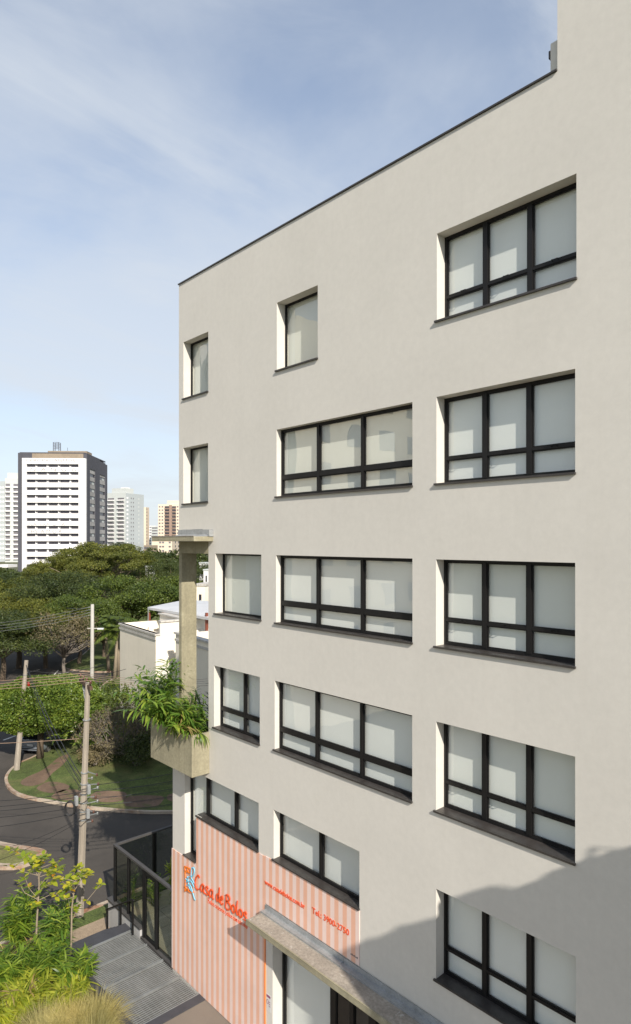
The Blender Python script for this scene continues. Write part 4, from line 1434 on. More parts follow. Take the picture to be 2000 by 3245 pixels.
def twig_shrub(b, h, rad, label, seed, leaves=True, n0=16):
    """bare branching grey shrub with a few leaves"""
    T = Thing('bare_shrub', label, 'shrub', b)
    r = np.random.default_rng(seed)
    t = MB()
    tips = []

    def grow(p, d, L, rr, lev):
        q = p + d * L + np.array([0, 0, 0.06 * L])
        t.tube([p, (p + q) / 2 + r.normal(0, 0.04 * L, 3), q], [rr, rr * 0.85, rr * 0.65], 5 if lev < 2 else 4, cap=False)
        if lev >= 4:
            tips.append(q)
            return
        for k in range(3 if lev < 3 else 2):
            nd = unit(d + r.normal(0, 0.42, 3) + np.array([0, 0, 0.14]))
            grow(q, nd, L * r.uniform(0.62, 0.85), rr * 0.62, lev + 1)
    for k in range(n0):
        a = 2 * math.pi * k / n0 + r.uniform(-0.2, 0.2)
        el = r.uniform(0.55, 1.35)
        d = np.array([math.cos(a) * math.cos(el) * rad / h * 1.6, math.sin(a) * math.cos(el) * rad / h * 1.6, math.sin(el)])
        grow(np.asarray(b, float) + np.array([0.1 * math.cos(a), 0.1 * math.sin(a), 0]), unit(d), h * 0.30, 0.045, 0)
    t.build('branches', M['bark_grey'], T)
    if leaves:
        tp = np.array(tips)
        tp = np.repeat(tp, 3, 0) + r.normal(0, 0.12, (len(tp) * 3, 3))
        n = len(tp)
        V, F = leaf_cards(tp - T.base, r.normal(size=(n, 3)), r.normal(size=(n, 3)), np.full(n, 0.13), np.full(n, 0.07))
        link_mesh('foliage', fast_mesh('shrub_leaves', V, [F], M['leaf_dry']), T.o)


twig_shrub(gz(380, 2395, 0.12), 3.3, 2.5, 'grey leafless shrub with dense twigs in front of the house', 31, True, 22)


def leafy_shrub(name, b, rx, ry, rz, n, leaf, mat, label, seed, cat='shrub', flowers=0, group=None, aspect=0.4):
    T = Thing(name, label, cat, b, group)
    r = np.random.default_rng(seed)
    P, Nn, cc = crown_points(rx, ry, rz, 46, n // 46, r, 0.7, 0.36, -0.6)
    off = np.array([0, 0, rz])
    m = len(P)
    Ls = leaf * r.uniform(0.6, 1.3, m)
    V, F = leaf_cards(P + off, unit(Nn * 0.5 + r.normal(size=(m, 3))), unit(Nn + r.normal(0, 0.5, (m, 3))), Ls, Ls * aspect)
    link_mesh('foliage', fast_mesh(name + '_leaves', V, [F], mat), T.o)
    t = MB()
    bb = np.asarray(b, float)
    for k in range(9):
        e = cc[r.integers(len(cc))] + off + bb
        t.tube([bb - (0, 0, 0.05), bb * 0.5 + e * 0.5 + r.normal(0, 0.1, 3), e], [0.05, 0.035, 0.012], 6)
    t.build('stems', M['bark_grey'], T)
    if flowers:
        s = r.choice(m, flowers, replace=False)
        c = (P[s] * 1.05 + off)
        VV, FF, c0 = [], [], 0
        for k in range(5):
            a = 2 * math.pi * k / 5
            dd = np.tile([math.cos(a), math.sin(a), 0.35], (flowers, 1))
            V, F = leaf_cards(c + dd * 0.05, dd, np.tile([0, 0, 1.0], (flowers, 1)), np.full(flowers, 0.11), np.full(flowers, 0.07))
            VV.append(V)
            FF.append(F + c0)
            c0 += len(V)
        link_mesh('flowers', fast_mesh('flowers', np.concatenate(VV), [np.concatenate(FF)], M['petal']), T.o)
    return T


leafy_shrub('frangipani', gz(262, 2385, 0.12), 1.9, 1.9, 2.0, 2300, 0.34, M['leaf_hedge'], 'frangipani shrub with long leaves and white blossoms behind the nearest pole', 41, flowers=46, aspect=0.28)
leafy_shrub('round_shrub', gz(330, 2300, 0.12), 2.2, 2.0, 1.7, 3600, 0.22, M['leaf_mid'], 'round green shrub behind the leafless grey shrub', 42, group='shrubs in the shaded lawn')
leafy_shrub('round_shrub', gz(470, 2360, 0.12), 1.8, 1.6, 1.4, 2600, 0.20, M['leaf_hedge'], 'green shrub low beside the planter box of the building', 43, group='shrubs in the shaded lawn')
leafy_shrub('round_shrub', gz(560, 2330, 0.12), 2.2, 2.0, 1.6, 2600, 0.20, M['leaf_dark'], 'dark shrub seen past the planter box near the house wall', 44, group='shrubs in the shaded lawn')

leafy_shrub('round_shrub', gz(430, 2425, 0.12), 1.3, 1.2, 0.9, 2600, 0.16, M['leaf_dark'], 'low dark shrub added to deepen the shade under the planter box', 45, group='shrubs in the shaded lawn')  # added filler: dark leaves stand in for deep shade on the lawn
leafy_shrub('round_shrub', gz(300, 2425, 0.12), 1.0, 1.0, 0.6, 1800, 0.15, M['leaf_dry'], 'low brownish shrub added to deepen the shade right of the nearest pole', 46, group='shrubs in the shaded lawn')  # second added filler, put in to darken this part of the lawn

# ---------------------------------------------------------------- plants in the loggia planter
def lance_plant(name, b, stems, label, mat, seed, hgt=(0.8, 1.5), spread=0.6, nl=16, ll=0.34, lw=0.045, droop=0.7, cat='plant', group=None, bias=(0, 0, 0), stem_mat=None, arch=0.6, soft=None):
    """clump of arching stems with lance leaves along both sides"""
    T = Thing(name, label, cat, b, group)
    r = np.random.default_rng(seed)
    b = np.asarray(b, float)
    st = MB()
    p0, d0, Ls, Ws, dr = [], [], [], [], []
    for k in range(stems):
        a = r.uniform(0, 2 * math.pi)
        h = r.uniform(*hgt)
        out = np.array([math.cos(a), math.sin(a), 0]) * r.uniform(0.2, 1.0) * spread + np.array(bias)
        base = b + np.array([math.cos(a), math.sin(a), 0]) * r.uniform(0, 0.18)
        ts = np.linspace(0, 1, nl)
        sp = base + np.array([0, 0, 1.0]) * (h * (ts - 0.28 * arch * ts ** 2))[:, None] + out * (ts ** 1.7)[:, None]
        st.tube([sp[0], sp[nl // 3], sp[2 * nl // 3], sp[-1]], [0.012, 0.010, 0.007, 0.003], 5, cap=False)
        tang = unit(np.gradient(sp, axis=0))
        side0 = unit(np.cross(tang, [0.02, 0.03, 1.0]))
        for i in range(2, nl):
            for sg in (-1, 1):
                phi = r.uniform(-0.6, 0.6)
                nn = np.cross(side0[i], tang[i])
                dd = side0[i] * sg * math.cos(phi) + nn * math.sin(phi) + tang[i] * r.uniform(0.5, 1.1)
                p0.append(sp[i])
                d0.append(dd)
                Ls.append(ll * r.uniform(0.6, 1.25) * (0.6 + 0.6 * math.sin(math.pi * (0.15 + 0.8 * i / nl))))
                Ws.append(lw * r.uniform(0.7, 1.3))
                dr.append(droop * r.uniform(0.4, 1.4))
    V, F = blades(np.array(p0), np.array(d0), np.array(Ls), np.array(Ws), np.array(dr), r, 3)
    link_mesh('foliage', fast_mesh(name + '_leaves', V - T.base, [F], mat), T.o)
    st.build('stems', stem_mat or M['leaf_planter'], T)
    return T


PZ = pz1 - 0.1
PG = 'plants in the concrete planter'
lance_plant('bamboo_palm', (-16.75, -0.30, PZ), 17, 'tallest leafy palm plant at the left end of the concrete planter', M['leaf_planter'], 51, (1.2, 2.2), 0.75, 20, 0.46, 0.06, 0.8, group=PG, bias=(-0.15, -0.25, 0))
lance_plant('bamboo_palm', (-16.3, -0.35, PZ), 18, 'arching palm plant hanging out over the front of the concrete planter', M['leaf_planter'], 52, (0.8, 1.45), 0.85, 18, 0.48, 0.065, 1.0, group=PG, bias=(-0.1, -0.5, 0))
lance_plant('umbrella_sedge', (-15.75, -0.30, PZ), 40, 'fine bladed green sedge in front of the concrete column', M['leaf_planter'], 53, (0.7, 1.15), 0.4, 12, 0.24, 0.014, 0.5, group=PG, bias=(0, -0.1, 0))
lance_plant('bamboo_palm', (-15.45, -0.30, PZ), 16, 'leaning plant with straw coloured dry leaves in the planter', M['leaf_planter'], 54, (0.5, 1.0), 0.5, 14, 0.42, 0.06, 1.0, group=PG, bias=(0.05, -0.25, 0))
lance_plant('bamboo_palm', (-15.35, -0.32, PZ), 3, 'tuft of dry straw coloured leaves amid the planter greenery', M['leaf_straw'], 55, (0.4, 0.8), 0.45, 12, 0.34, 0.04, 1.1, group=PG, bias=(0, -0.2, 0))
lance_plant('bamboo_palm', (-15.12, -0.22, PZ), 6, 'lanky light green plant beside the wall at the right end of the planter', M['leaf_planter'], 56, (0.8, 1.35), 0.2, 14, 0.28, 0.045, 1.0, group=PG, bias=(0.05, -0.1, 0))
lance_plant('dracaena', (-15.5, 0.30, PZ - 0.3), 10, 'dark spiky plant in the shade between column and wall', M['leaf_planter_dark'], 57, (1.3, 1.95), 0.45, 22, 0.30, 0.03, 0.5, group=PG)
# low rosette and trailing leaves at the planter's right corner
def rosette(name, b, n, label, mat, seed, L=0.4, W=0.03, up=(0.2, 1.2), droop=1.0, group=None, bias=(0, 0, 0), cat='plant', rad=0.05):
    T = Thing(name, label, cat, b, group)
    r = np.random.default_rng(seed)
    a = r.uniform(0, 2 * math.pi, n)
    el = r.uniform(*up, n)
    d = np.stack([np.cos(a) * np.cos(el), np.sin(a) * np.cos(el), np.sin(el)], 1) + np.array(bias)
    p = np.asarray(b, float) + np.stack([np.cos(a), np.sin(a), np.zeros(n)], 1) * r.uniform(0, rad, n)[:, None]
    V, F = blades(p, d, L * r.uniform(0.6, 1.2, n), W * r.uniform(0.7, 1.3, n), droop * r.uniform(0.5, 1.4, n), r, 4)
    link_mesh('foliage', fast_mesh(name + '_leaves', V - T.base, [F], mat), T.o)
    return T


rosette('spider_plant', (-15.15, -0.45, PZ + 0.05), 46, 'bright green spider plant on the front right edge of the planter', M['leaf_planter'], 58, 0.42, 0.035, (0.1, 1.2), 1.4, PG)
rosette('spider_plant', (-14.96, -0.30, PZ + 0.12), 14, 'drooping leaves hanging over the right end of the planter', M['leaf_planter'], 59, 0.55, 0.035, (0.0, 0.7), 2.6, PG, bias=(0.9, -0.2, 0))
rosette('spider_plant', (-16.0, -0.48, PZ + 0.05), 40, 'green strap leaves spilling over the planter front below the sedge', M['leaf_planter'], 60, 0.45, 0.035, (0.0, 1.1), 1.7, PG, bias=(0, -0.4, 0))

# ---------------------------------------------------------------- courtyard plants behind the glass fence
CG = 'plants in the fenced courtyard'
lance_plant('courtyard_palm', (-17.9, 2.1, 0.8), 12, 'tall dark green palm plant behind the glass fence', M['leaf_planter'], 61, (1.6, 2.5), 0.7, 20, 0.42, 0.045, 0.8, group=CG)
lance_plant('courtyard_palm', (-19.1, 1.6, 0.8), 5, 'yellow green palm sprout in sunlight behind the glass door', M['leaf_ginger_yel'], 62, (1.6, 2.1), 0.35, 14, 0.45, 0.05, 0.6, group=CG)
leafy_shrub('courtyard_shrub', (-18.7, 2.4, 0.8), 0.7, 0.6, 0.75, 1500, 0.14, M['leaf_ginger'], 'yellow green round shrub behind the glass door', 63, group=CG)
lance_plant('courtyard_palm', (-20.2, 1.2, 0.8), 7, 'low light green plant behind the middle glass pane', M['leaf_ginger'], 64, (0.7, 1.2), 0.4, 12, 0.26, 0.035, 0.5, group=CG)
lance_plant('courtyard_palm', (-20.6, 0.55, 0.8), 4, 'slim green plant behind the corner glass pane', M['leaf_planter'], 65, (0.9, 1.5), 0.3, 12, 0.22, 0.03, 0.5, group=CG)

# ---------------------------------------------------------------- planting bed at the lower left
def ginger(px, Z, stems, label, mat, seed, hgt, spread=0.55, ll=0.46, lw=0.055, nl=15):
    b = ground_at(px, Z, 0.42)
    return lance_plant('ginger_clump', b, stems, label, mat, seed, hgt, spread, nl, ll, lw, 0.8, group='leafy clumps in the planting bed', stem_mat=M['leaf_ginger'])


ginger(60, 20.5, 26, 'rearmost green leafy clump at the left edge of the bed', M['leaf_ginger'], 71, (1.3, 1.9), 0.6)
ginger(185, 20.4, 22, 'green leafy clump behind the two thin saplings', M['leaf_planter'], 72, (1.0, 1.6), 0.55)
ginger(150, 18.9, 26, 'green leafy clump in front of the saplings', M['leaf_ginger'], 73, (0.9, 1.35), 0.55)
ginger(240, 18.6, 22, 'leafy clump leaning over the steel grating', M['leaf_ginger'], 74, (0.8, 1.25), 0.5)
ginger(30, 18.5, 26, 'leafy clump at the left picture edge below the saplings', M['leaf_ginger'], 75, (0.9, 1.4), 0.55)
ginger(100, 17.8, 22, 'yellow green leafy clump above the feathery grass', M['leaf_ginger_yel'], 76, (0.6, 1.0), 0.5)
ginger(215, 17.7, 20, 'yellow green leafy clump beside the grating corner', M['leaf_ginger_yel'], 77, (0.55, 0.95), 0.45)
ginger(20, 17.2, 22, 'yellow green leafy clump at the lower left edge', M['leaf_ginger_yel'], 78, (0.6, 1.0), 0.5)


for k, (px, Z, lab) in enumerate(((70, 19.6, 'few dry straw coloured leaves in the clump left of the saplings'), (205, 18.2, 'few dry straw coloured leaves near the grating corner'), (60, 17.6, 'few dry straw coloured leaves in the lower left clumps'))):
    lance_plant('ginger_clump', ground_at(px, Z, 0.42), 3, lab, M['leaf_straw'], 170 + k, (0.6, 1.1), 0.5, 12, 0.36, 0.04, 1.1, group='leafy clumps in the planting bed')


def sapling(px, Z, h, label, seed, cr=0.8, nb=12):
    b = ground_at(px, Z, 0.42)
    T = Thing('sapling', label, 'tree', b, 'thin saplings in the planting bed')
    r = np.random.default_rng(seed)
    t = MB()
    top = b + np.array([r.normal(0, 0.1), r.normal(0, 0.1), h])
    t.tube([b, b * 0.66 + top * 0.34 + r.normal(0, 0.03, 3), b * 0.33 + top * 0.67 + r.normal(0, 0.03, 3), top], [0.035, 0.03, 0.024, 0.010], 7, cap=False)
    p0, d0, Ls = [], [], []
    for k in range(nb):
        f = r.uniform(0.50, 1.0)
        s = b * (1 - f) + top * f
        a = r.uniform(0, 2 * math.pi)
        e = s + np.array([math.cos(a), math.sin(a), r.uniform(0.1, 0.7)]) * cr * r.uniform(0.35, 1.0) * (1.25 - 0.5 * f)
        m = (s + e) / 2 + r.normal(0, 0.06, 3)
        t.tube([s, m, e], [0.012, 0.009, 0.005], 5, cap=False)
        for q in (e, e * 0.7 + m * 0.3, m):
            for j in range(4):
                aa = r.uniform(0, 2 * math.pi)
                p0.append(q + r.normal(0, 0.03, 3))
                d0.append([math.cos(aa), math.sin(aa), r.uniform(-0.1, 0.9)])
                Ls.append(r.uniform(0.12, 0.25))
    Ls = np.array(Ls)
    p0, d0 = np.array(p0), np.array(d0)
    V, F = blades(p0 - T.base, d0, Ls, Ls * 0.52, np.full(len(Ls), 0.35), r, 4)
    link_mesh('crown', fast_mesh('sapling_crown', V, [F], M['leaf_sapling']), T.o)
    s = r.choice(len(p0), 8, replace=False)
    V, F = blades(p0[s] - T.base, d0[s] + (0, 0, -0.4), np.full(8, 0.2), np.full(8, 0.1), np.full(8, 0.5), r, 3)
    link_mesh('yellowed_leaves', fast_mesh('sapling_old_leaves', V, [F], M['leaf_orange']), T.o)
    t.build('trunk', M['bark_pale'], T, smooth=True)


sapling(113, 20.0, 3.2, 'thin sapling with yellow green leaves left of the nearest pole', 81, 1.05, 22)
sapling(222, 19.6, 2.7, 'thin sapling with yellow green leaves in front of the nearest pole', 82, 0.85, 15)


def plume_grass(px, Z, label, seed, n=6500, L=1.0, rad=0.34):
    b = ground_at(px, Z, 0.43)
    T = Thing('feather_grass', label, 'grass clump', b, 'feathery grass clumps')
    r = np.random.default_rng(seed)
    a = r.uniform(0, 2 * math.pi, n)
    el = r.uniform(0.25, 1.5, n)
    d = np.stack([np.cos(a) * np.cos(el), np.sin(a) * np.cos(el), np.sin(el)], 1)
    p = b + np.stack([np.cos(a), np.sin(a), np.zeros(n)], 1) * (r.random(n)[:, None] ** 0.5) * rad
    V, F = blades(p - T.base, d, L * r.uniform(0.6, 1.15, n), np.full(n, 0.006), r.uniform(0.7, 2.0, n), r, 4)
    link_mesh('foliage', fast_mesh('feather_grass_blades', V, [F], M['grass_plume']), T.o)


plume_grass(300, 16.9, 'straw coloured feathery grass clump beside the grating', 91)
plume_grass(225, 16.7, 'straw coloured feathery grass clump in the middle of the lower edge', 92)
plume_grass(140, 16.5, 'straw coloured feathery grass clump at the lower left', 93)
plume_grass(290, 16.1, 'straw coloured feathery grass clump cut by the bottom edge', 94)

# shrubs along the wing roof edge
for k, (y, s, lab) in enumerate(((-3.05, 0.17, 'tallest shrub on the roof edge of the side wing'), (-4.0, 0.05, 'outermost low shrub on the roof edge of the side wing'), (-3.55, 0.04, 'second low shrub from the outer end of the side wing roof'),
                                 (-2.3, 0.06, 'low shrub in the middle of the side wing roof edge'), (-1.4, 0.08, 'low shrub nearest the facade on the side wing roof edge'))):
    leafy_shrub('roof_shrub', (1.9, y, zr(-0.44)), 0.22, 0.30 if k else 0.20, s, 2400, 0.10, M['leaf_mid'], lab, 100 + k, group='shrubs on the side wing roof', aspect=0.6)

# ================================================================ towers on the skyline
class Frame:
    """a building's own axes: u to the right along the front, d away from the viewer, z up"""
    def __init__(self, px_l, px_s, px_r, Z, turn, name, label, cat='building', group=None):
        v = FW + RT * ((px_s - CX) / FPX)
        self.P = np.array([v[0] * Z, v[1] * Z - D, 0.0])
        v = v / np.linalg.norm(v)
        rp = np.array([v[1], -v[0], 0])
        a = R_(turn)
        self.er = rp * math.cos(a) - v * math.sin(a)
        self.eb = v * math.cos(a) + rp * math.sin(a)
        self.W = self.hit(px_l, -self.er)
        self.Dp = self.hit(px_r, self.eb)
        self.Z = Z
        self.T = Thing(name, label, cat, tuple(self.P), group)
        rotz = math.atan2(self.er[1], self.er[0])
        self.T.o.rotation_euler = (0, 0, rotz)

    def hit(self, px, d):
        q = FW + RT * ((px - CX) / FPX)
        A = np.array([[q[0], -d[0]], [q[1], -d[1]]])
        s = np.linalg.solve(A, np.array([self.P[0], self.P[1] + D]))
        return s[1]

    def u(self, px):
        """front coordinate (0 at the near corner, negative to the left) of a picture column"""
        return -self.hit(px, -self.er)

    def d(self, px):
        return self.hit(px, self.eb)

    def h(self, py):
        return ZC + (HY - py) / FPX * self.Z

    def part(self, name, mb, mat, parent=None, bevel=0):
        o = bpy.data.objects.new(name, mb.mesh(name, mat))
        COL.objects.link(o)
        o.parent = parent or self.T.o
        return o


# local coordinates inside a Frame: x = u, y = d, z
# --- white and charcoal tower
f = Frame(58, 275, 340, 260, 17, 'white_charcoal_tower', 'tall derelict looking tower of white bands in a charcoal frame', group='towers on the skyline')
top = f.h(1437)
W, Dp = f.W, f.Dp
body = MB()
body.box(-W + 0.6, -0.6, 0.6, Dp - 0.6, 0, top - 0.6)
f.part('core', body, M['tw_beam'])
for (a, b) in ((-W, f.u(70)), ):
    f.part('charcoal_fin', MB().box(a, b, -0.3, 1.2, 0, top), M['tw_dark'])
f.part('charcoal_fin', MB().box(-1.3, 0.05, 0.0, f.d(285), 0, top), M['tw_dark'])
f.part('charcoal_fin', MB().box(-0.8, 0.05, f.d(302), f.d(316), 0, top - 0.4), M['tw_dark'])
f.part('charcoal_fin', MB().box(-0.8, 0.05, f.d(334), Dp, 0, top - 1.2), M['tw_dark'])
f.part('charcoal_fin', MB().box(-W, -W + 0.6, 1.2, Dp, 0, top), M['tw_dark'])
hd = f.h(1482)
f.part('charcoal_head', MB().box(-0.79, 0.03, f.d(285) + 0.01, f.d(302) - 0.01, hd, top - 0.1), M['tw_dark'])
f.part('charcoal_head', MB().box(-0.79, 0.03, f.d(316) + 0.01, f.d(334) - 0.01, f.h(1488), top - 0.8), M['tw_dark'])
f.part('charcoal_head', MB().box(-W + 0.01, f.u(102), -0.2, 1.1, f.h(1455), top + 0.1), M['tw_dark'])
f.part('charcoal_head', MB().box(-W + 0.6, -0.6, -0.15, Dp - 0.6, top - 0.09, top + 0.35), M['tw_dark'])
f.part('tan_parapet', MB().box(f.u(102) + 0.01, -1.31, -0.1, 1.1, f.h(1456), top - 0.1), M['tw_tan'])
ph = f.part('penthouse', MB().box(f.u(137), -1.5, 5.0, 12.0, top, f.h(1424)), M['tw_tan'])
an = MB()
zA, zB = f.h(1424), f.h(1395)
uA, uB = f.u(152), f.u(170)
for uu in (uA, uB):
    for dd in (6.0, 8.0):
        an.bar((uu, dd, zA), (uu, dd, zB), 0.22)
for zz_ in np.linspace(zA + 1.2, zB, 5):
    for dd in (6.0, 8.0):
        an.bar((uA, dd, zz_), (uB, dd, zz_), 0.12)
f.part('antenna_frame', an, M['tw_dark'])
f.part('antenna_mast', MB().tube([(f.u(198), 6, zA), (f.u(198), 6, f.h(1412))], 0.08, 5), M['tw_dark'])
# white grid
uL, uR = f.u(75), f.u(275) + 0.02
iL, iR = f.u(89), f.u(253)
wtop = f.h(1454)
f.part('white_post', MB().box(uL, iL, -1.6, 0.55, 0, wtop - 0.01), M['tw_white'])
f.part('white_post', MB().box(iR, uR, -1.6, -0.02, 0, wtop - 0.01), M['tw_white'])
f.part('back_wall', MB().box(iL, iR, -0.75, 0.5, 0, wtop - 0.5), M['tw_white'])
pitch = 24.25 / FPX * 260
zrow0 = f.h(1350 + 285 / 2.16)
wsegs = [(192, 248), (262, 325), (340, 402), (417, 480), (493, 545)]
f.part('white_band', MB().box(iL, iR, -1.6, -0.74, zrow0 + 1.2, wtop), M['tw_white'])
for k in range(17):
    z0 = zrow0 - k * pitch
    if z0 < 1.2:
        break
    f.part('white_band', MB().box(iL + 0.01, iR - 0.01, -1.55, -0.74, max(z0 - pitch + 1.2, 0.05), z0), M['tw_white'])
    for (a, b) in wsegs:
        j = random.uniform(-0.12, 0.12)
        f.part('window', MB().box(f.u(a / 2.16), f.u(b / 2.16) + j, -0.83, -0.76, z0 + 0.02, z0 + 1.19), M['tw_glass'])
        if random.random() < 0.7:
            um = f.u(b / 2.16) + 0.35
            f.part('window', MB().box(um, um + 0.35, -0.84, -0.76, z0 + 0.35, z0 + 1.19), M['tw_glass'])
    for (a, b) in ((285, 302), (316, 334)):
        f.part('window', MB().box(-0.59, -0.45, f.d(a) + 0.1, f.d(b) - 0.1, z0 + 0.0, z0 + 1.3), M['tw_glass'])
        f.part('grey_beam', MB().box(-0.59, -0.2, f.d(a) + 0.01, f.d(b) - 0.01, z0 - pitch + 1.35, z0 - 0.02), M['tw_spandrel'])
        if random.random() < 0.6:
            f.part('curtained_window', MB().box(-0.46, -0.42, f.d(a) + 0.2 + (f.d(b) - f.d(a)) * 0.55, f.d(b) - 0.2, z0 + 0.1, z0 + 1.2), M['tw_mid'])
    f.part('window', MB().box(f.u(70) + 0.05, uL - 0.03, 0.5, 0.59, z0 - 0.5, z0 + 0.6), M['tw_glass'])
# sprayed lettering on the bands
def tower_text(body_, px0, px1, zb_, hh, dfront):
    me = text_mesh(body_, 1.0, 0.0, offset=-0.012)
    co = np.zeros(len(me.vertices) * 3, np.float32)
    me.vertices.foreach_get('co', co)
    co = co.reshape(-1, 3)
    u0, u1 = f.u(px0), f.u(px1)
    w = co[:, 0].max() - co[:, 0].min()
    out = np.stack([u0 + (co[:, 0] - co[:, 0].min()) / w * (u1 - u0), np.full(len(co), dfront), zb_ + co[:, 1] / 0.72 * hh], 1)
    me.vertices.foreach_set('co', out.astype(np.float32).ravel())
    me.materials.clear()
    me.materials.append(M['graffiti'])
    me.update()
    link_mesh('sprayed_lettering', me, f.T.o)


tower_text('GEROPADANMOS', 87, 242, f.h(1465), 1.05, -1.62)
tower_text('N  A  N  G  G', 102, 246, zrow0 - pitch + 1.5, 1.2, -1.57)
tower_text('ÓLA  VXA  G    A', 90, 210, zrow0 - 8 * pitch + 1.35, 1.0, -1.57)
tower_text('THS  A M O R', 92, 200, zrow0 - 9 * pitch + 1.3, 1.5, -1.57)

wmesh = {}


def grid_windows(f, side, cols, z0, pitch, n, w, h, mat, name='window', proud=0.06):
    """cols: picture columns; side 'f' front or 's' side"""
    key = (side, round(w, 2), round(h, 2), mat.name)
    if key not in wmesh:
        wmesh[key] = (MB().box(-w / 2, w / 2, -proud, 0.05, 0, h) if side == 'f' else MB().box(-0.05, proud, -w / 2, w / 2, 0, h)).mesh(name, mat)
    for c in cols:
        for k in range(n):
            z = z0 - k * pitch
            if z < 1:
                break
            loc = (f.u(c), 0, z) if side == 'f' else (0, f.d(c), z)
            link_mesh(name, wmesh[key], f.T.o, loc)


def balconies(f, c0, c1, z0, pitch, n):
    u0, u1 = f.u(c0), f.u(c1)
    rec = MB().box(0, u1 - u0, -0.05, 0.04, 0, 1.75).mesh('balcony_opening', M['tw_window'])
    rail = MB().box(-0.1, u1 - u0 + 0.1, -1.1, -0.05, -0.12, 0.78)
    rail = rail.mesh('balcony', M['tw_white'])
    for k in range(n):
        z = z0 - k * pitch
        if z < 1:
            break
        link_mesh('balcony_opening', rec, f.T.o, (u0, 0, z + 0.75))
        link_mesh('balcony', rail, f.T.o, (u0, 0, z))


TG = 'towers on the skyline'
# --- light tower left of the white and charcoal tower
f = Frame(16, 70, 80, 418, 8, 'pale_tower', 'pale grey apartment tower half hidden left of the charcoal tower', group=TG)
f.part('wall', MB().box(-f.W, 0, 0, f.Dp + 6, 0, f.h(1516)), M['tw_mid'])
f.part('roof_block', MB().box(f.u(22), 0, 2, 10, f.h(1516), f.h(1498)), M['tw_mid'])
balconies(f, 18, 32, f.h(1546), 3.07, 17)
balconies(f, 43, 57, f.h(1546), 3.07, 17)
f = Frame(-40, 15.5, 30, 425, 5, 'pale_tower', 'grey tower wing cut by the left edge beside the pale tower', group=TG)
f.part('wall', MB().box(-f.W, 0, 0, f.Dp + 6, 0, f.h(1525)), M['tw_ltgrey'])
grid_windows(f, 'f', (11, 2), f.h(1548), 3.07, 17, 1.0, 1.2, M['tw_white'])
# --- light grey tower right of it
f = Frame(341, 398, 456, 485, 40, 'light_grey_tower', 'light grey apartment tower with white balconies right of the charcoal tower', group=TG)
f.part('wall', MB().box(-f.W, 0, 0.02, f.Dp, 0, f.h(1562)), M['tw_ltgrey'])
f.part('white_front', MB().box(-f.W - 0.2, 0.1, -0.4, 0.019, 0, f.h(1561)), M['tw_mid'])
f.part('roof_block', MB().box(f.u(352), -0.5, 1.0, f.d(425), f.h(1562), f.h(1546)), M['tw_mid'])
f.part('roof_block', MB().box(f.u(375), -2.5, 3.0, f.d(420), f.h(1546), f.h(1543)), M['tw_white'])
for (a, b) in ((343.5, 363), (374.5, 394.5)):
    u0, u1 = f.u(a), f.u(b)
    for k in range(17):
        z = f.h(1586) - k * 3.07
        if z < 1:
            break
        f.part('balcony_opening', MB().box(u0, u1, -0.46, -0.39, z + 0.75, z + 2.1), M['tw_window'])
        f.part('balcony', MB().box(u0 - 0.1, u1 + 0.1, -1.5, -0.47, z - 0.12, z + 0.75), M['tw_white'])
grid_windows(f, 's', (404,), f.h(1580), 3.07, 17, 1.9, 1.3, M['tw_white'])
grid_windows(f, 's', (416, 423), f.h(1580), 3.07, 17, 0.9, 1.1, M['tw_window'])
grid_windows(f, 's', (440,), f.h(1580), 3.07, 17, 1.3, 1.1, M['tw_mid'])
# --- narrow far tower
f = Frame(452, 463, 468, 600, 20, 'narrow_tower', 'narrow pale tower on the skyline beside the light grey tower', group=TG)
f.part('wall', MB().box(-f.W, 0, 0, f.Dp + 4, 0, f.h(1607)), M['tw_beige'])
grid_windows(f, 's', (465.5,), f.h(1615), 3.0, 17, 1.6, 1.3, M['tw_window'])
# --- low far blocks
for (a, s, b, yt, Z, lab, mt) in ((468, 492, 500, 1666, 720, 'low white far block between the narrow tower and the beige tower', 'tw_white'),
                                  (480, 500, 508, 1668, 700, 'second low pale block directly left of the beige tower', 'tw_mid'),
                                  (456, 478, 500, 1728, 420, 'low ochre block behind the trees under the narrow tower', 'tw_tan'),
                                  (-20, 25, 55, 1790, 330, 'long low white building under the pale tower at the left edge', 'tw_white')):
    f = Frame(a, s, b, Z, 30, 'far_block', lab, group='low far blocks')
    f.part('wall', MB().box(-f.W, 0, 0, f.Dp, 0, f.h(yt)), M[mt])
    cols = np.linspace(a + 4, s - 3, 4)
    grid_windows(f, 'f', cols, f.h(yt) - 2.4, 3.0, 9, 1.6, 1.3, M['tw_window'])
# --- beige tower with brown centre
f = Frame(501, 600, 625, 600, 12, 'beige_tower', 'beige apartment tower with a brown centre strip on the skyline', group=TG)
f.part('wall', MB().box(-f.W, 0, 0, f.Dp + 5, 0, f.h(1598)), M['tw_beige'])
f.part('roof_block', MB().box(f.u(528), f.u(575), 2, 10, f.h(1598), f.h(1586)), M['tw_beige'])
f.part('brown_strip', MB().box(f.u(537), f.u(545), -0.9, 0.05, 0, f.h(1600)), M['tw_brown'])
for (a, b) in ((522, 537), (545.5, 558)):
    u0, u1 = f.u(a), f.u(b)
    for k in range(20):
        z = f.h(1612) - k * 3.05
        if z < 1:
            break
        f.part('balcony_opening', MB().box(u0, u1, -0.08, 0.03, z + 0.7, z + 2.3), M['tw_glass'])
        f.part('balcony', MB().box(u0, u1, -0.8, -0.09, z - 0.1, z + 0.7), M['tw_brown'])
grid_windows(f, 'f', (506, 515, 563, 571), f.h(1608), 3.05, 20, 1.5, 1.2, M['tw_window'])
f = Frame(482, 545, 575, 480, 12, 'beige_block', 'cream mid rise block with balconies below the beige tower', group=TG)
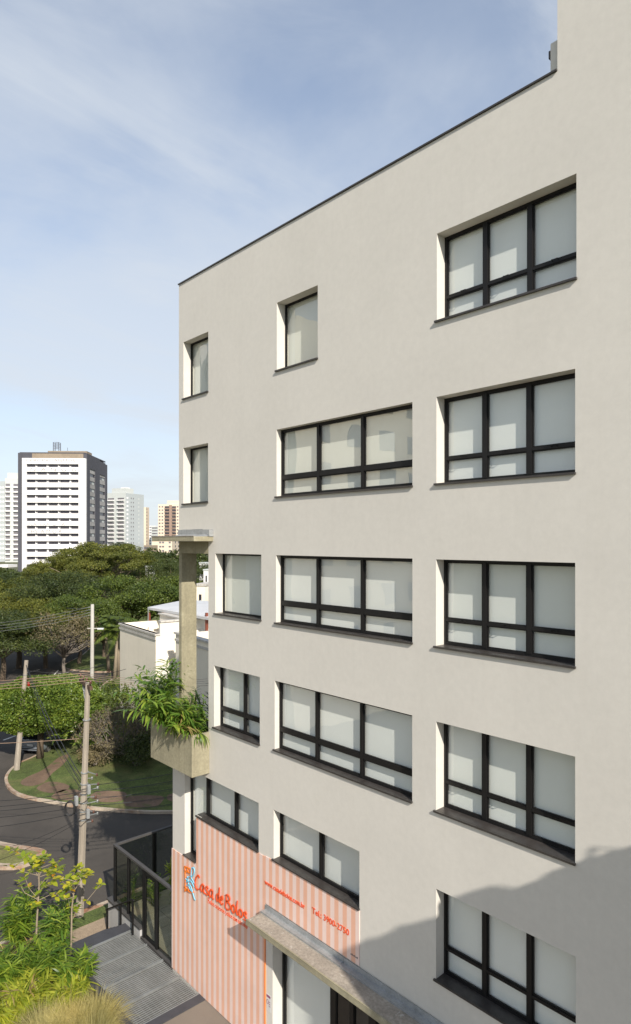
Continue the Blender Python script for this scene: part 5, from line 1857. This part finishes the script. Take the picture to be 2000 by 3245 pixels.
f.part('wall', MB().box(-f.W, 0, 0, f.Dp + 3, 0, f.h(1712)), M['tw_beige'])
grid_windows(f, 'f', (508, 517, 538), f.h(1722), 3.05, 10, 1.6, 1.3, M['tw_window'])
grid_windows(f, 's', (556, 566), f.h(1722), 3.05, 10, 3.0, 1.6, M['tw_glass'])

# ================================================================ the cream house across the lawn
class HouseAxes:
    def __init__(self, px, Z):
        v = FW + RT * ((px - CX) / FPX)
        self.P = np.array([v[0] * Z, v[1] * Z - D, 0.0])
        self.a = np.array([0.993, -0.115, 0])      # to the right, nearer
        self.b = np.array([0.115, 0.993, 0])       # away

    def pt(self, s, t, z):
        return self.P + self.a * s + self.b * t + np.array([0, 0, z])


hx = HouseAxes(380.5, 50)
HT = Thing('cream_house', 'two storey cream house with flat parapets and stained cornices beyond the lawn', 'house', tuple(hx.P))


def hbox(name, s0, s1, t0, t1, z0, z1, mat, parent=None):
    mb = MB().obox(hx.pt((s0 + s1) / 2, (t0 + t1) / 2, (z0 + z1) / 2), hx.a, hx.b, (0, 0, 1), (s1 - s0) / 2, (t1 - t0) / 2, (z1 - z0) / 2)
    return mb.build(name, mat, (HT, parent) if parent else HT)


def bandset(s0, s1, t0, t1, z, parent):
    """stained two step cornice round a block"""
    hbox('cornice', s0 - 0.10, s1 + 0.10, t0 - 0.10, t1 + 0.10, z - 0.12, z, M['house_trim'], parent)
    hbox('cornice', s0 - 0.05, s1 + 0.05, t0 - 0.05, t1 + 0.05, z - 0.36, z - 0.22, M['house_trim'], parent)


w1 = hbox('wall', 0, 7.2, 0, 0.25, 0, 7.0, M['house_wall'])
w1b = hbox('wall', 6.95, 7.2, 0.25, 8, 0, 7.0, M['house_white'])
hbox('wall', 0, 0.25, 0.25, 8, 0, 7.0, M['house_wall'])
hbox('roof_slab', 0.26, 6.94, 0.26, 8, 6.0, 6.2, M['house_white'])
hbox('cornice', -0.10, 7.28, -0.10, 0.30, 6.88, 7.0, M['house_trim'], w1)
hbox('cornice', -0.05, 7.25, -0.06, -0.001, 6.56, 6.72, M['house_trim'], w1)
blkC = hbox('wall', 2.5, 6.93, 2.2, 8.5, 6.201, 7.75, M['house_white'])
hbox('cornice', 2.4, 7.03, 2.1, 8.6, 7.751, 7.86, M['house_trim'], blkC)
hbox('wall', 6.96, 7.21, 0.31, 1.7, 7.001, 7.75, M['house_white'])
hbox('cornice', 6.9, 7.3, 0.3, 1.8, 7.751, 7.86, M['house_trim'], w1b)
hbox('wall', 7.22, 9.6, 1.5, 1.75, 0, 6.6, M['house_white'])
w2 = hbox('wall', 9.6, 22, 0.4, 0.65, 0, 7.25, M['house_wall'])
hbox('wall', 9.6, 9.85, 0.66, 3.1, 0, 7.25, M['house_white'])
hbox('cornice', 9.5, 22, 0.3, 0.75, 7.251, 7.37, M['house_trim'], w2)
hbox('cornice', 9.55, 22, 0.34, 0.399, 6.80, 6.95, M['house_trim'], w2)
hbox('roof_slab', 9.86, 22, 0.66, 3.19, 5.9, 6.1, M['house_white'])
hbox('wall', 10.6, 22, 3.2, 3.45, 6.1, 7.9, M['house_white'])
hbox('window', 8.2, 8.9, 1.45, 1.499, 3.6, 4.6, M['tw_glass'])
# carport roof on red-brown posts over the terrace
rf = HT
c = [at(468, 1924, 52), at(662, 1957, 44), at(720, 1908, 50), at(585, 1901, 60)]
mb = MB()
mb.face(c)
low_ = [p - np.array([0, 0, 0.18]) for p in c]
mb.face(low_[::-1])
for i in range(4):
    j = (i + 1) % 4
    mb.face([low_[i], low_[j], c[j], c[i]])
ro = mb.build('metal_roof', M['roof_metal'], HT)
rb = MB()
for k in range(1, 14):
    t = k / 14
    a = c[0] * (1 - t) + c[1] * t
    b = c[3] * (1 - t) + c[2] * t
    rb.bar(a + (0, 0, 0.02), b + (0, 0, 0.02), 0.06, 0.04)
rb.build('roof_seams', M['roof_metal'], (HT, ro))
for (px, Z) in ((473, 52), (517, 49.5), (655, 44.6)):
    p = at(px, 1935, Z)
    MB().bar((p[0], p[1], 6.0), (p[0], p[1], p[2] - 0.15), 0.16).build('roof_post', M['post_red'], HT)
pt_ = at(470, 1930, 51.5)
MB().tube([pt_, pt_ + (0, 0, -1.0), pt_ + (0.9, -0.5, -2.0)], 0.05, 6).build('drain_pipe', M['steel'], HT)

for (a, s, b, yt, Z, lab, mt, nm) in ((618, 650, 680, 1857, 76, 'beige house with stained parapet glimpsed right of the column', 'house_wall', 'distant_house'),
                                      (632, 652, 670, 1786, 150, 'white boxy house glimpsed high in the gap right of the column', 'tw_white', 'distant_house'),
                                      (645, 662, 680, 1808, 125, 'second white house below the boxy one in the gap right of the column', 'tw_white', 'distant_house'),
                                      (462, 480, 492, 1797, 122, 'small white roofed house peeping between the trees', 'tw_white', 'distant_house')):
    f = Frame(a, s, b, Z, 25, nm, lab, 'house', 'houses glimpsed between trees')
    f.part('wall', MB().box(-f.W, 0, 0, f.Dp, 0, f.h(yt)), M[mt])
    f.part('parapet', MB().box(-f.W - 0.1, 0.1, -0.1, f.Dp + 0.1, f.h(yt), f.h(yt) + 0.25), M['house_trim'] if mt == 'house_wall' else M['tw_mid'])
    f.part('window', MB().box(-f.W * 0.6, -f.W * 0.35, -0.03, 0.03, f.h(yt) - 2.2, f.h(yt) - 1.0), M['tw_glass'])

# ================================================================ utility poles and wires
def pole(base, top, r0, r1, mat, label, square=False, group='utility poles'):
    T = Thing('utility_pole', label, 'utility pole', tuple(base), group)
    b, t = np.asarray(base, float), np.asarray(top, float)
    ts = [0, 0.33, 0.66, 1]
    MB().tube([b * (1 - k) + t * k for k in ts], [r0 + (r1 - r0) * k for k in ts], 12 if not square else 8).build('shaft', mat, T, smooth=not square)
    return T


NB = np.array([-22.4, -0.5, 0.1])
NT = at(279, 2163, 22.9)
P1 = pole(NB, NT, 0.145, 0.088, M['pole'], 'nearest weathered pole with crossarm and tangled cables beside the street', True)
ct = NT - np.array([0, 0, 0.12])
cd = unit(RT * 0.55 - FW * 0.85)
ca, cb = ct - cd * 1.15, ct + cd * 0.45
MB().bar(ca + (0, 0, 0.0), cb, 0.10, 0.13).build('crossarm', M['wood'], P1)
ins = []
for k, tt in enumerate((0.05, 0.33, 0.62, 0.95)):
    q = ca * (1 - tt) + cb * tt + np.array([0, 0, 0.065])
    MB().lathe(q, [(0.018, 0), (0.018, 0.08), (0.055, 0.09), (0.035, 0.13), (0.05, 0.14), (0.02, 0.2)], 10).build('insulator', M['porcelain'], P1, smooth=True)
    ins.append(q + np.array([0, 0, 0.2]))
MB().bar(ca * 0.6 + cb * 0.4, NT - np.array([0, 0, 1.05]) - cd * 0.13, 0.05, 0.012).build('brace', M['steel'], P1)
MB().bar(ca * 0.78 + cb * 0.22, NT - np.array([0, 0, 1.05]) - cd * 0.15, 0.05, 0.012).build('brace', M['steel'], P1)


def along(base, top, z):
    t = (z - base[2]) / (top[2] - base[2])
    return base * (1 - t) + top * t


for z in (7.0, 5.15, 4.75, 4.4, 4.1, 3.8, 3.5):
    q = along(NB, NT, z)
    MB().lathe(q - (0, 0, 0.02), [(0.135, 0), (0.14, 0.02), (0.135, 0.04)], 12).build('band', M['steel'], P1)
r = np.random.default_rng(9)
for k in range(9):
    z = 3.4 + k * 0.22
    q = along(NB, NT, z)
    a = r.uniform(-0.3, 0.3)
    e = q + RT * (0.25 + 0.25 * r.random()) + FW * r.uniform(-0.1, 0.1) + np.array([0, 0, r.uniform(-0.08, 0.08)])
    MB().bar(q + RT * 0.12, e, 0.03, 0.02).build('bracket', M['steel'], P1)
    ins_o = MB().lathe(e, [(0.02, -0.05), (0.045, -0.04), (0.03, 0), (0.045, 0.04), (0.02, 0.05)], 8).build('insulator', M['steel'] if k % 2 else M['porcelain'], P1, smooth=True)
for k, (z, off) in enumerate(((4.6, 0.20), (4.2, -0.22), (3.75, 0.20))):
    q = along(NB, NT, z) + RT * off - FW * 0.12
    MB().box(q[0] - 0.07, q[0] + 0.07, q[1] - 0.05, q[1] + 0.05, q[2] - 0.16, q[2] + 0.16)  .build('junction_box', M['zinc'], P1, bevel=0.01)

WB = ground_at(291, 47)
WT = at(293, 1915, 47)
P2 = pole(WB, WT, 0.155, 0.115, M['pole_white'], 'pale round tall pole standing behind the nearest pole')
q = along(WB, WT, WT[2] - 1.75)
MB().bar(q - RT * 0.35, q + RT * 0.55, 0.07, 0.07).build('lamp_arm', M['pole_white'], P2)
MB().obox(q + RT * 0.6 - (0, 0, 0.03), RT, FW, (0, 0, 1), 0.22, 0.10, 0.06).build('lamp_head', M['lamp_white'], P2, bevel=0.03)

LB = gz(53, 2440, 0.1)
LT = at(84, 2092, 38.4)
P3 = pole(LB, LT, 0.17, 0.11, M['pole'], 'leaning weathered pole on the lawn corner beside the parked car', True)
for z in (2.2, 3.9, 5.4):
    q = along(LB, LT, z)
    MB().lathe(q, [(0.172 - 0.009 * z, 0), (0.177 - 0.009 * z, 0.02), (0.172 - 0.009 * z, 0.04)], 12).build('band', M['steel'], P3)
MB().bar(LT - RT * 0.4 - (0, 0, 1.1), LT + RT * 0.5 - (0, 0, 1.1), 0.08, 0.1).build('crossarm', M['wood'], P3)
q = along(LB, LT, 4.9) + RT * 0.25
MB().box(q[0] - 0.06, q[0] + 0.06, q[1] - 0.06, q[1] + 0.06, q[2] - 0.1, q[2] + 0.1).build('red_tag', M['tail'], P3)

FB = ground_at(181, 80)
FT = at(181, 1915, 80)
pole(FB, FT, 0.20, 0.14, M['pole'], 'distant slim pole among the trees left of the pale tall pole')
FB2 = ground_at(36, 90)
FT2 = at(36, 1915, 90)
pole(FB2, FT2, 0.20, 0.14, M['pole'], 'farthest slim pole among the trees at the left edge')

WIRES = []


def wire(a, b, sag, rad, mat, label, grp, n=14):
    a, b = np.asarray(a, float), np.asarray(b, float)
    ts = np.linspace(0, 1, n)
    pts = [a * (1 - t) + b * t - np.array([0, 0, 4 * sag * t * (1 - t)]) for t in ts]
    o = MB().tube(pts, rad, 5).build('wire', mat, None, smooth=True)
    tag(o, label, 'wire', grp)


WG = 'overhead wires'
offL = [at(-420, 2178, 26.5), at(-420, 2188, 26), at(-420, 2196, 25.5), at(-420, 2204, 25)]
offR = [at(760, 2140, 34), at(760, 2146, 33.5), at(760, 2152, 33), at(760, 2158, 32.5)]
names = ['rearmost', 'second', 'third', 'nearest']
for k in range(4):
    wire(ins[k], offL[k], 0.10, 0.009, M['wire_copper'], f'{names[k]} copper coloured wire from the crossarm to the left picture edge', WG)
    wire(ins[k], offR[k], 0.25, 0.007, M['wire_copper'], f'{names[k]} copper coloured wire from the crossarm towards the building', WG)
wire(at(250, 2341, 22.9), at(-300, 2362, 24), 0.06, 0.009, M['wire_copper'], 'single copper coloured wire passing below the clipped tree', WG)
# black service cables fanning left from the nearest pole
fan = [(4.45, -260, 2540), (4.30, -260, 2562), (4.15, -260, 2576), (3.95, -260, 2600), (3.75, -260, 2640)]
for k, (z, px, py) in enumerate(fan):
    wire(along(NB, NT, z) - RT * 0.1, at(px, py, 26), 0.15, 0.011, M['wire'], ['topmost', 'second', 'middle', 'fourth', 'lowest'][k] + ' black cable of the fan spreading left from the nearest pole', WG)
down = [(3.55, -60, 2700), (3.45, -120, 2760)]
for k, (z, px, py) in enumerate(down):
    wire(along(NB, NT, z) - RT * 0.1, at(px, py, 24), 0.2, 0.008, M['wire'], ('upper' if k == 0 else 'lower') + ' thin black cable sloping over the road to the left edge', WG)
# bundle between the leaning pole and the nearest pole
for k in range(5):
    wire(along(LB, LT, 6.0 - 0.15 * k) + RT * 0.05 * k, along(NB, NT, 4.9 - 0.12 * k) - RT * 0.05, (0.35, 0.62, 0.45, 0.80, 0.28)[k], (0.016, 0.010, 0.013, 0.008, 0.008)[k], M['wire'],
         ['topmost', 'second', 'middle', 'fourth', 'lowest'][k] + ' cable of the bundle between the leaning pole and the nearest pole', WG)
for k in range(5):
    wire(along(NB, NT, 4.7 - 0.24 * k) + RT * 0.3, at(760, 2405 + 26 * k, 24.5), 0.10, 0.010, M['wire'], ['topmost', 'second', 'middle', 'fourth', 'lowest'][k] + ' cable from the nearest pole to the building side', WG)
for k in range(4):
    wire(along(NB, NT, 4.55 - 0.27 * k) + RT * 0.2, at(760, 2440 + 22 * k, 23.6), 0.16, 0.006, M['wire'], ['topmost', 'second', 'third', 'lowest'][k] + ' thin cable hanging between the thicker cables on the building side', WG)
# thin wires from the pale tall pole
for k in range(4):
    wire(along(WB, WT, WT[2] - 0.15 - 0.2 * k), at(-200, 1985 + 9 * k, 50), 0.35, 0.012, M['steel'], ['topmost', 'second', 'third', 'lowest'][k] + ' thin wire from the pale tall pole to the left edge', WG)
wire(along(WB, WT, WT[2] - 0.2), FT - (0, 0, 0.2), 0.2, 0.012, M['steel'], 'thin wire joining the pale tall pole and the distant slim pole', WG)
wire(LT - (0, 0, 0.6), at(330, 2105, 40), 0.3, 0.012, M['wire'], 'dark wire from the leaning pole passing behind the pale tall pole', WG)
wire(LT - (0, 0, 0.9), at(400, 2120, 39), 0.35, 0.012, M['wire'], 'lower dark wire from the leaning pole passing behind the pale tall pole', WG)
for k in range(5):
    wire(LT - (0, 0, 1.2 + 0.12 * k), at(-150, 2225 + 16 * k, 44), 0.15, 0.010, M['steel'], ['topmost', 'second', 'middle', 'fourth', 'lowest'][k] + ' thin wire from the leaning pole to the left edge', WG)

# coil of spare cable hanging at the nearest pole
cq = along(NB, NT, 3.95) - RT * 0.42 - FW * 0.15
co_ = MB()
r = np.random.default_rng(4)
for k in range(9):
    n = 22
    rx_, rz_ = 0.15 + 0.035 * r.random(), 0.22 + 0.05 * r.random()
    ph_ = r.uniform(0, 6)
    pts = [cq + RT * (rx_ * math.cos(2 * math.pi * i / n + ph_) + 0.01 * k / 9) + FW * (0.012 * (k - 4)) + np.array([0, 0, rz_ * math.sin(2 * math.pi * i / n + ph_)]) for i in range(n + 1)]
    co_.tube(pts, 0.013, 5, cap=False)
tag(co_.build('cable_coil', M['wire'], None, smooth=True), 'black oval coil of spare cable hanging left of the nearest pole', 'cable coil')
# tangle of short loops round the pole
for k in range(8):
    z = r.uniform(3.3, 4.8)
    q = along(NB, NT, z)
    n = 12
    pts = [q + RT * (0.2 * math.cos(2 * math.pi * i / n) * r.uniform(0.9, 1.2)) + FW * (0.19 * math.sin(2 * math.pi * i / n)) + np.array([0, 0, -0.16 * math.sin(math.pi * i / n) + 0.03 * r.normal()]) for i in range(n + 1)]
    MB().tube(pts, 0.009, 5, cap=False).build('cable_loop', M['wire'], P1)

# ================================================================ parked car under the clipped tree
def build_car():
    rear = gz(96, 2396, 0.0)
    ang = math.atan2(6.0 - 4.79, -42.81 + 41.86)          # heading: rear wheel to front wheel
    ax = np.array([math.cos(ang), math.sin(ang), 0])
    ay = np.array([-ax[1], ax[0], 0])
    org = rear
    T = Thing('parked_car', 'grey hatchback parked in the shade under the clipped tree', 'car', tuple(org))
    T.o.rotation_euler = (0, 0, ang)
    secs = [  # x, half width, z low, belt z, roof z, roof half width
        (0.00, 0.70, 0.38, 0.72, 0.80, 0.62), (0.06, 0.80, 0.26, 0.92, 0.98, 0.66), (0.30, 0.83, 0.22, 0.96, 1.34, 0.60), (0.60, 0.84, 0.20, 0.97, 1.43, 0.60),
        (1.60, 0.85, 0.20, 0.95, 1.46, 0.61), (2.30, 0.85, 0.20, 0.93, 1.40, 0.60), (2.95, 0.84, 0.20, 0.90, 0.98, 0.60), (3.55, 0.82, 0.22, 0.82, 0.86, 0.58), (3.85, 0.74, 0.28, 0.66, 0.70, 0.50), (3.92, 0.62, 0.36, 0.54, 0.56, 0.46)]
    mb = MB()
    n0 = 0
    ring = 10
    for (x, hw, zl, zb_, zr_, rw) in secs:
        prof = [(-hw * 0.85, zl), (-hw, zl + 0.12), (-hw, zb_ * 0.8 + zl * 0.2), (-hw * 0.97, zb_), (-rw, zr_ - 0.04), (rw, zr_ - 0.04), (hw * 0.97, zb_), (hw, zb_ * 0.8 + zl * 0.2), (hw, zl + 0.12), (hw * 0.85, zl)]
        for (y, z) in prof:
            mb.v.append((x, y, z))
    for i in range(len(secs) - 1):
        for k in range(ring):
            a0, a1 = i * ring + k, i * ring + (k + 1) % ring
            mb.f.append((a0, a0 + ring, a1 + ring, a1))
    mb.f.append(tuple(range(ring)))
    mb.f.append(tuple((len(secs) - 1) * ring + k for k in range(ring))[::-1])

    def part(name, m_, mat, parent=None, smooth=False, bevel=0):
        o = bpy.data.objects.new(name, m_.mesh(name, mat, smooth=smooth))
        COL.objects.link(o)
        o.parent = parent or T.o
        if bevel:
            bb = o.modifiers.new('bevel', 'BEVEL')
            bb.width = bevel
            bb.segments = 2
        return o
    bo = part('body', mb, M['car_paint'], smooth=True)
    s = bo.modifiers.new('sub', 'SUBSURF')
    s.levels = s.render_levels = 1
    part('rear_window', MB().face([(0.085, -0.60, 1.00), (0.085, 0.60, 1.00), (0.285, 0.54, 1.32), (0.285, -0.54, 1.32)][::-1]), M['car_glass'])
    for sg in (-1, 1):
        y0, y1 = 0.838 * sg, 0.65 * sg
        q = [(0.50, y0, 0.98), (1.45, y0 * 1.005, 0.97), (1.45, y1, 1.38), (0.62, y1, 1.36)]
        q2 = [(1.53, y0 * 1.005, 0.97), (2.70, y0 * 1.0, 0.95), (2.22, y1, 1.36), (1.53, y1, 1.38)]
        for qq in (q, q2):
            part('side_window', MB().face(qq if sg < 0 else qq[::-1]), M['car_glass'])
        part('tail_light', MB().box(-0.005, 0.10, min(0.60 * sg, 0.80 * sg), max(0.60 * sg, 0.80 * sg), 0.66, 0.92), M['tail'], bevel=0.02)
        for xw in (0.72, 3.15):
            ty = MB().lathe((xw, 0.74 * sg, 0.30), [(0.20, -0.09), (0.29, -0.085), (0.30, 0), (0.29, 0.085), (0.20, 0.09)], 20, (0, 1, 0))
            wo_ = part('wheel', ty, M['tyre'], smooth=False)
            part('rim', MB().lathe((xw, (0.74 + 0.07) * sg, 0.30), [(0.19, 0), (0.19, 0.025 * sg), (0.10, 0.03 * sg), (0.05, 0.02 * sg)], 16, (0, 1, 0)), M['rim'], wo_)
    part('rear_bumper', MB().box(-0.06, 0.12, -0.78, 0.78, 0.34, 0.56), M['car_paint'], bevel=0.05)
    part('bumper_trim', MB().box(-0.075, -0.055, -0.70, 0.70, 0.44, 0.49), M['tyre'])
    part('number_plate', MB().box(-0.035, 0.02, -0.20, 0.20, 0.62, 0.74), M['plate'])


build_car()
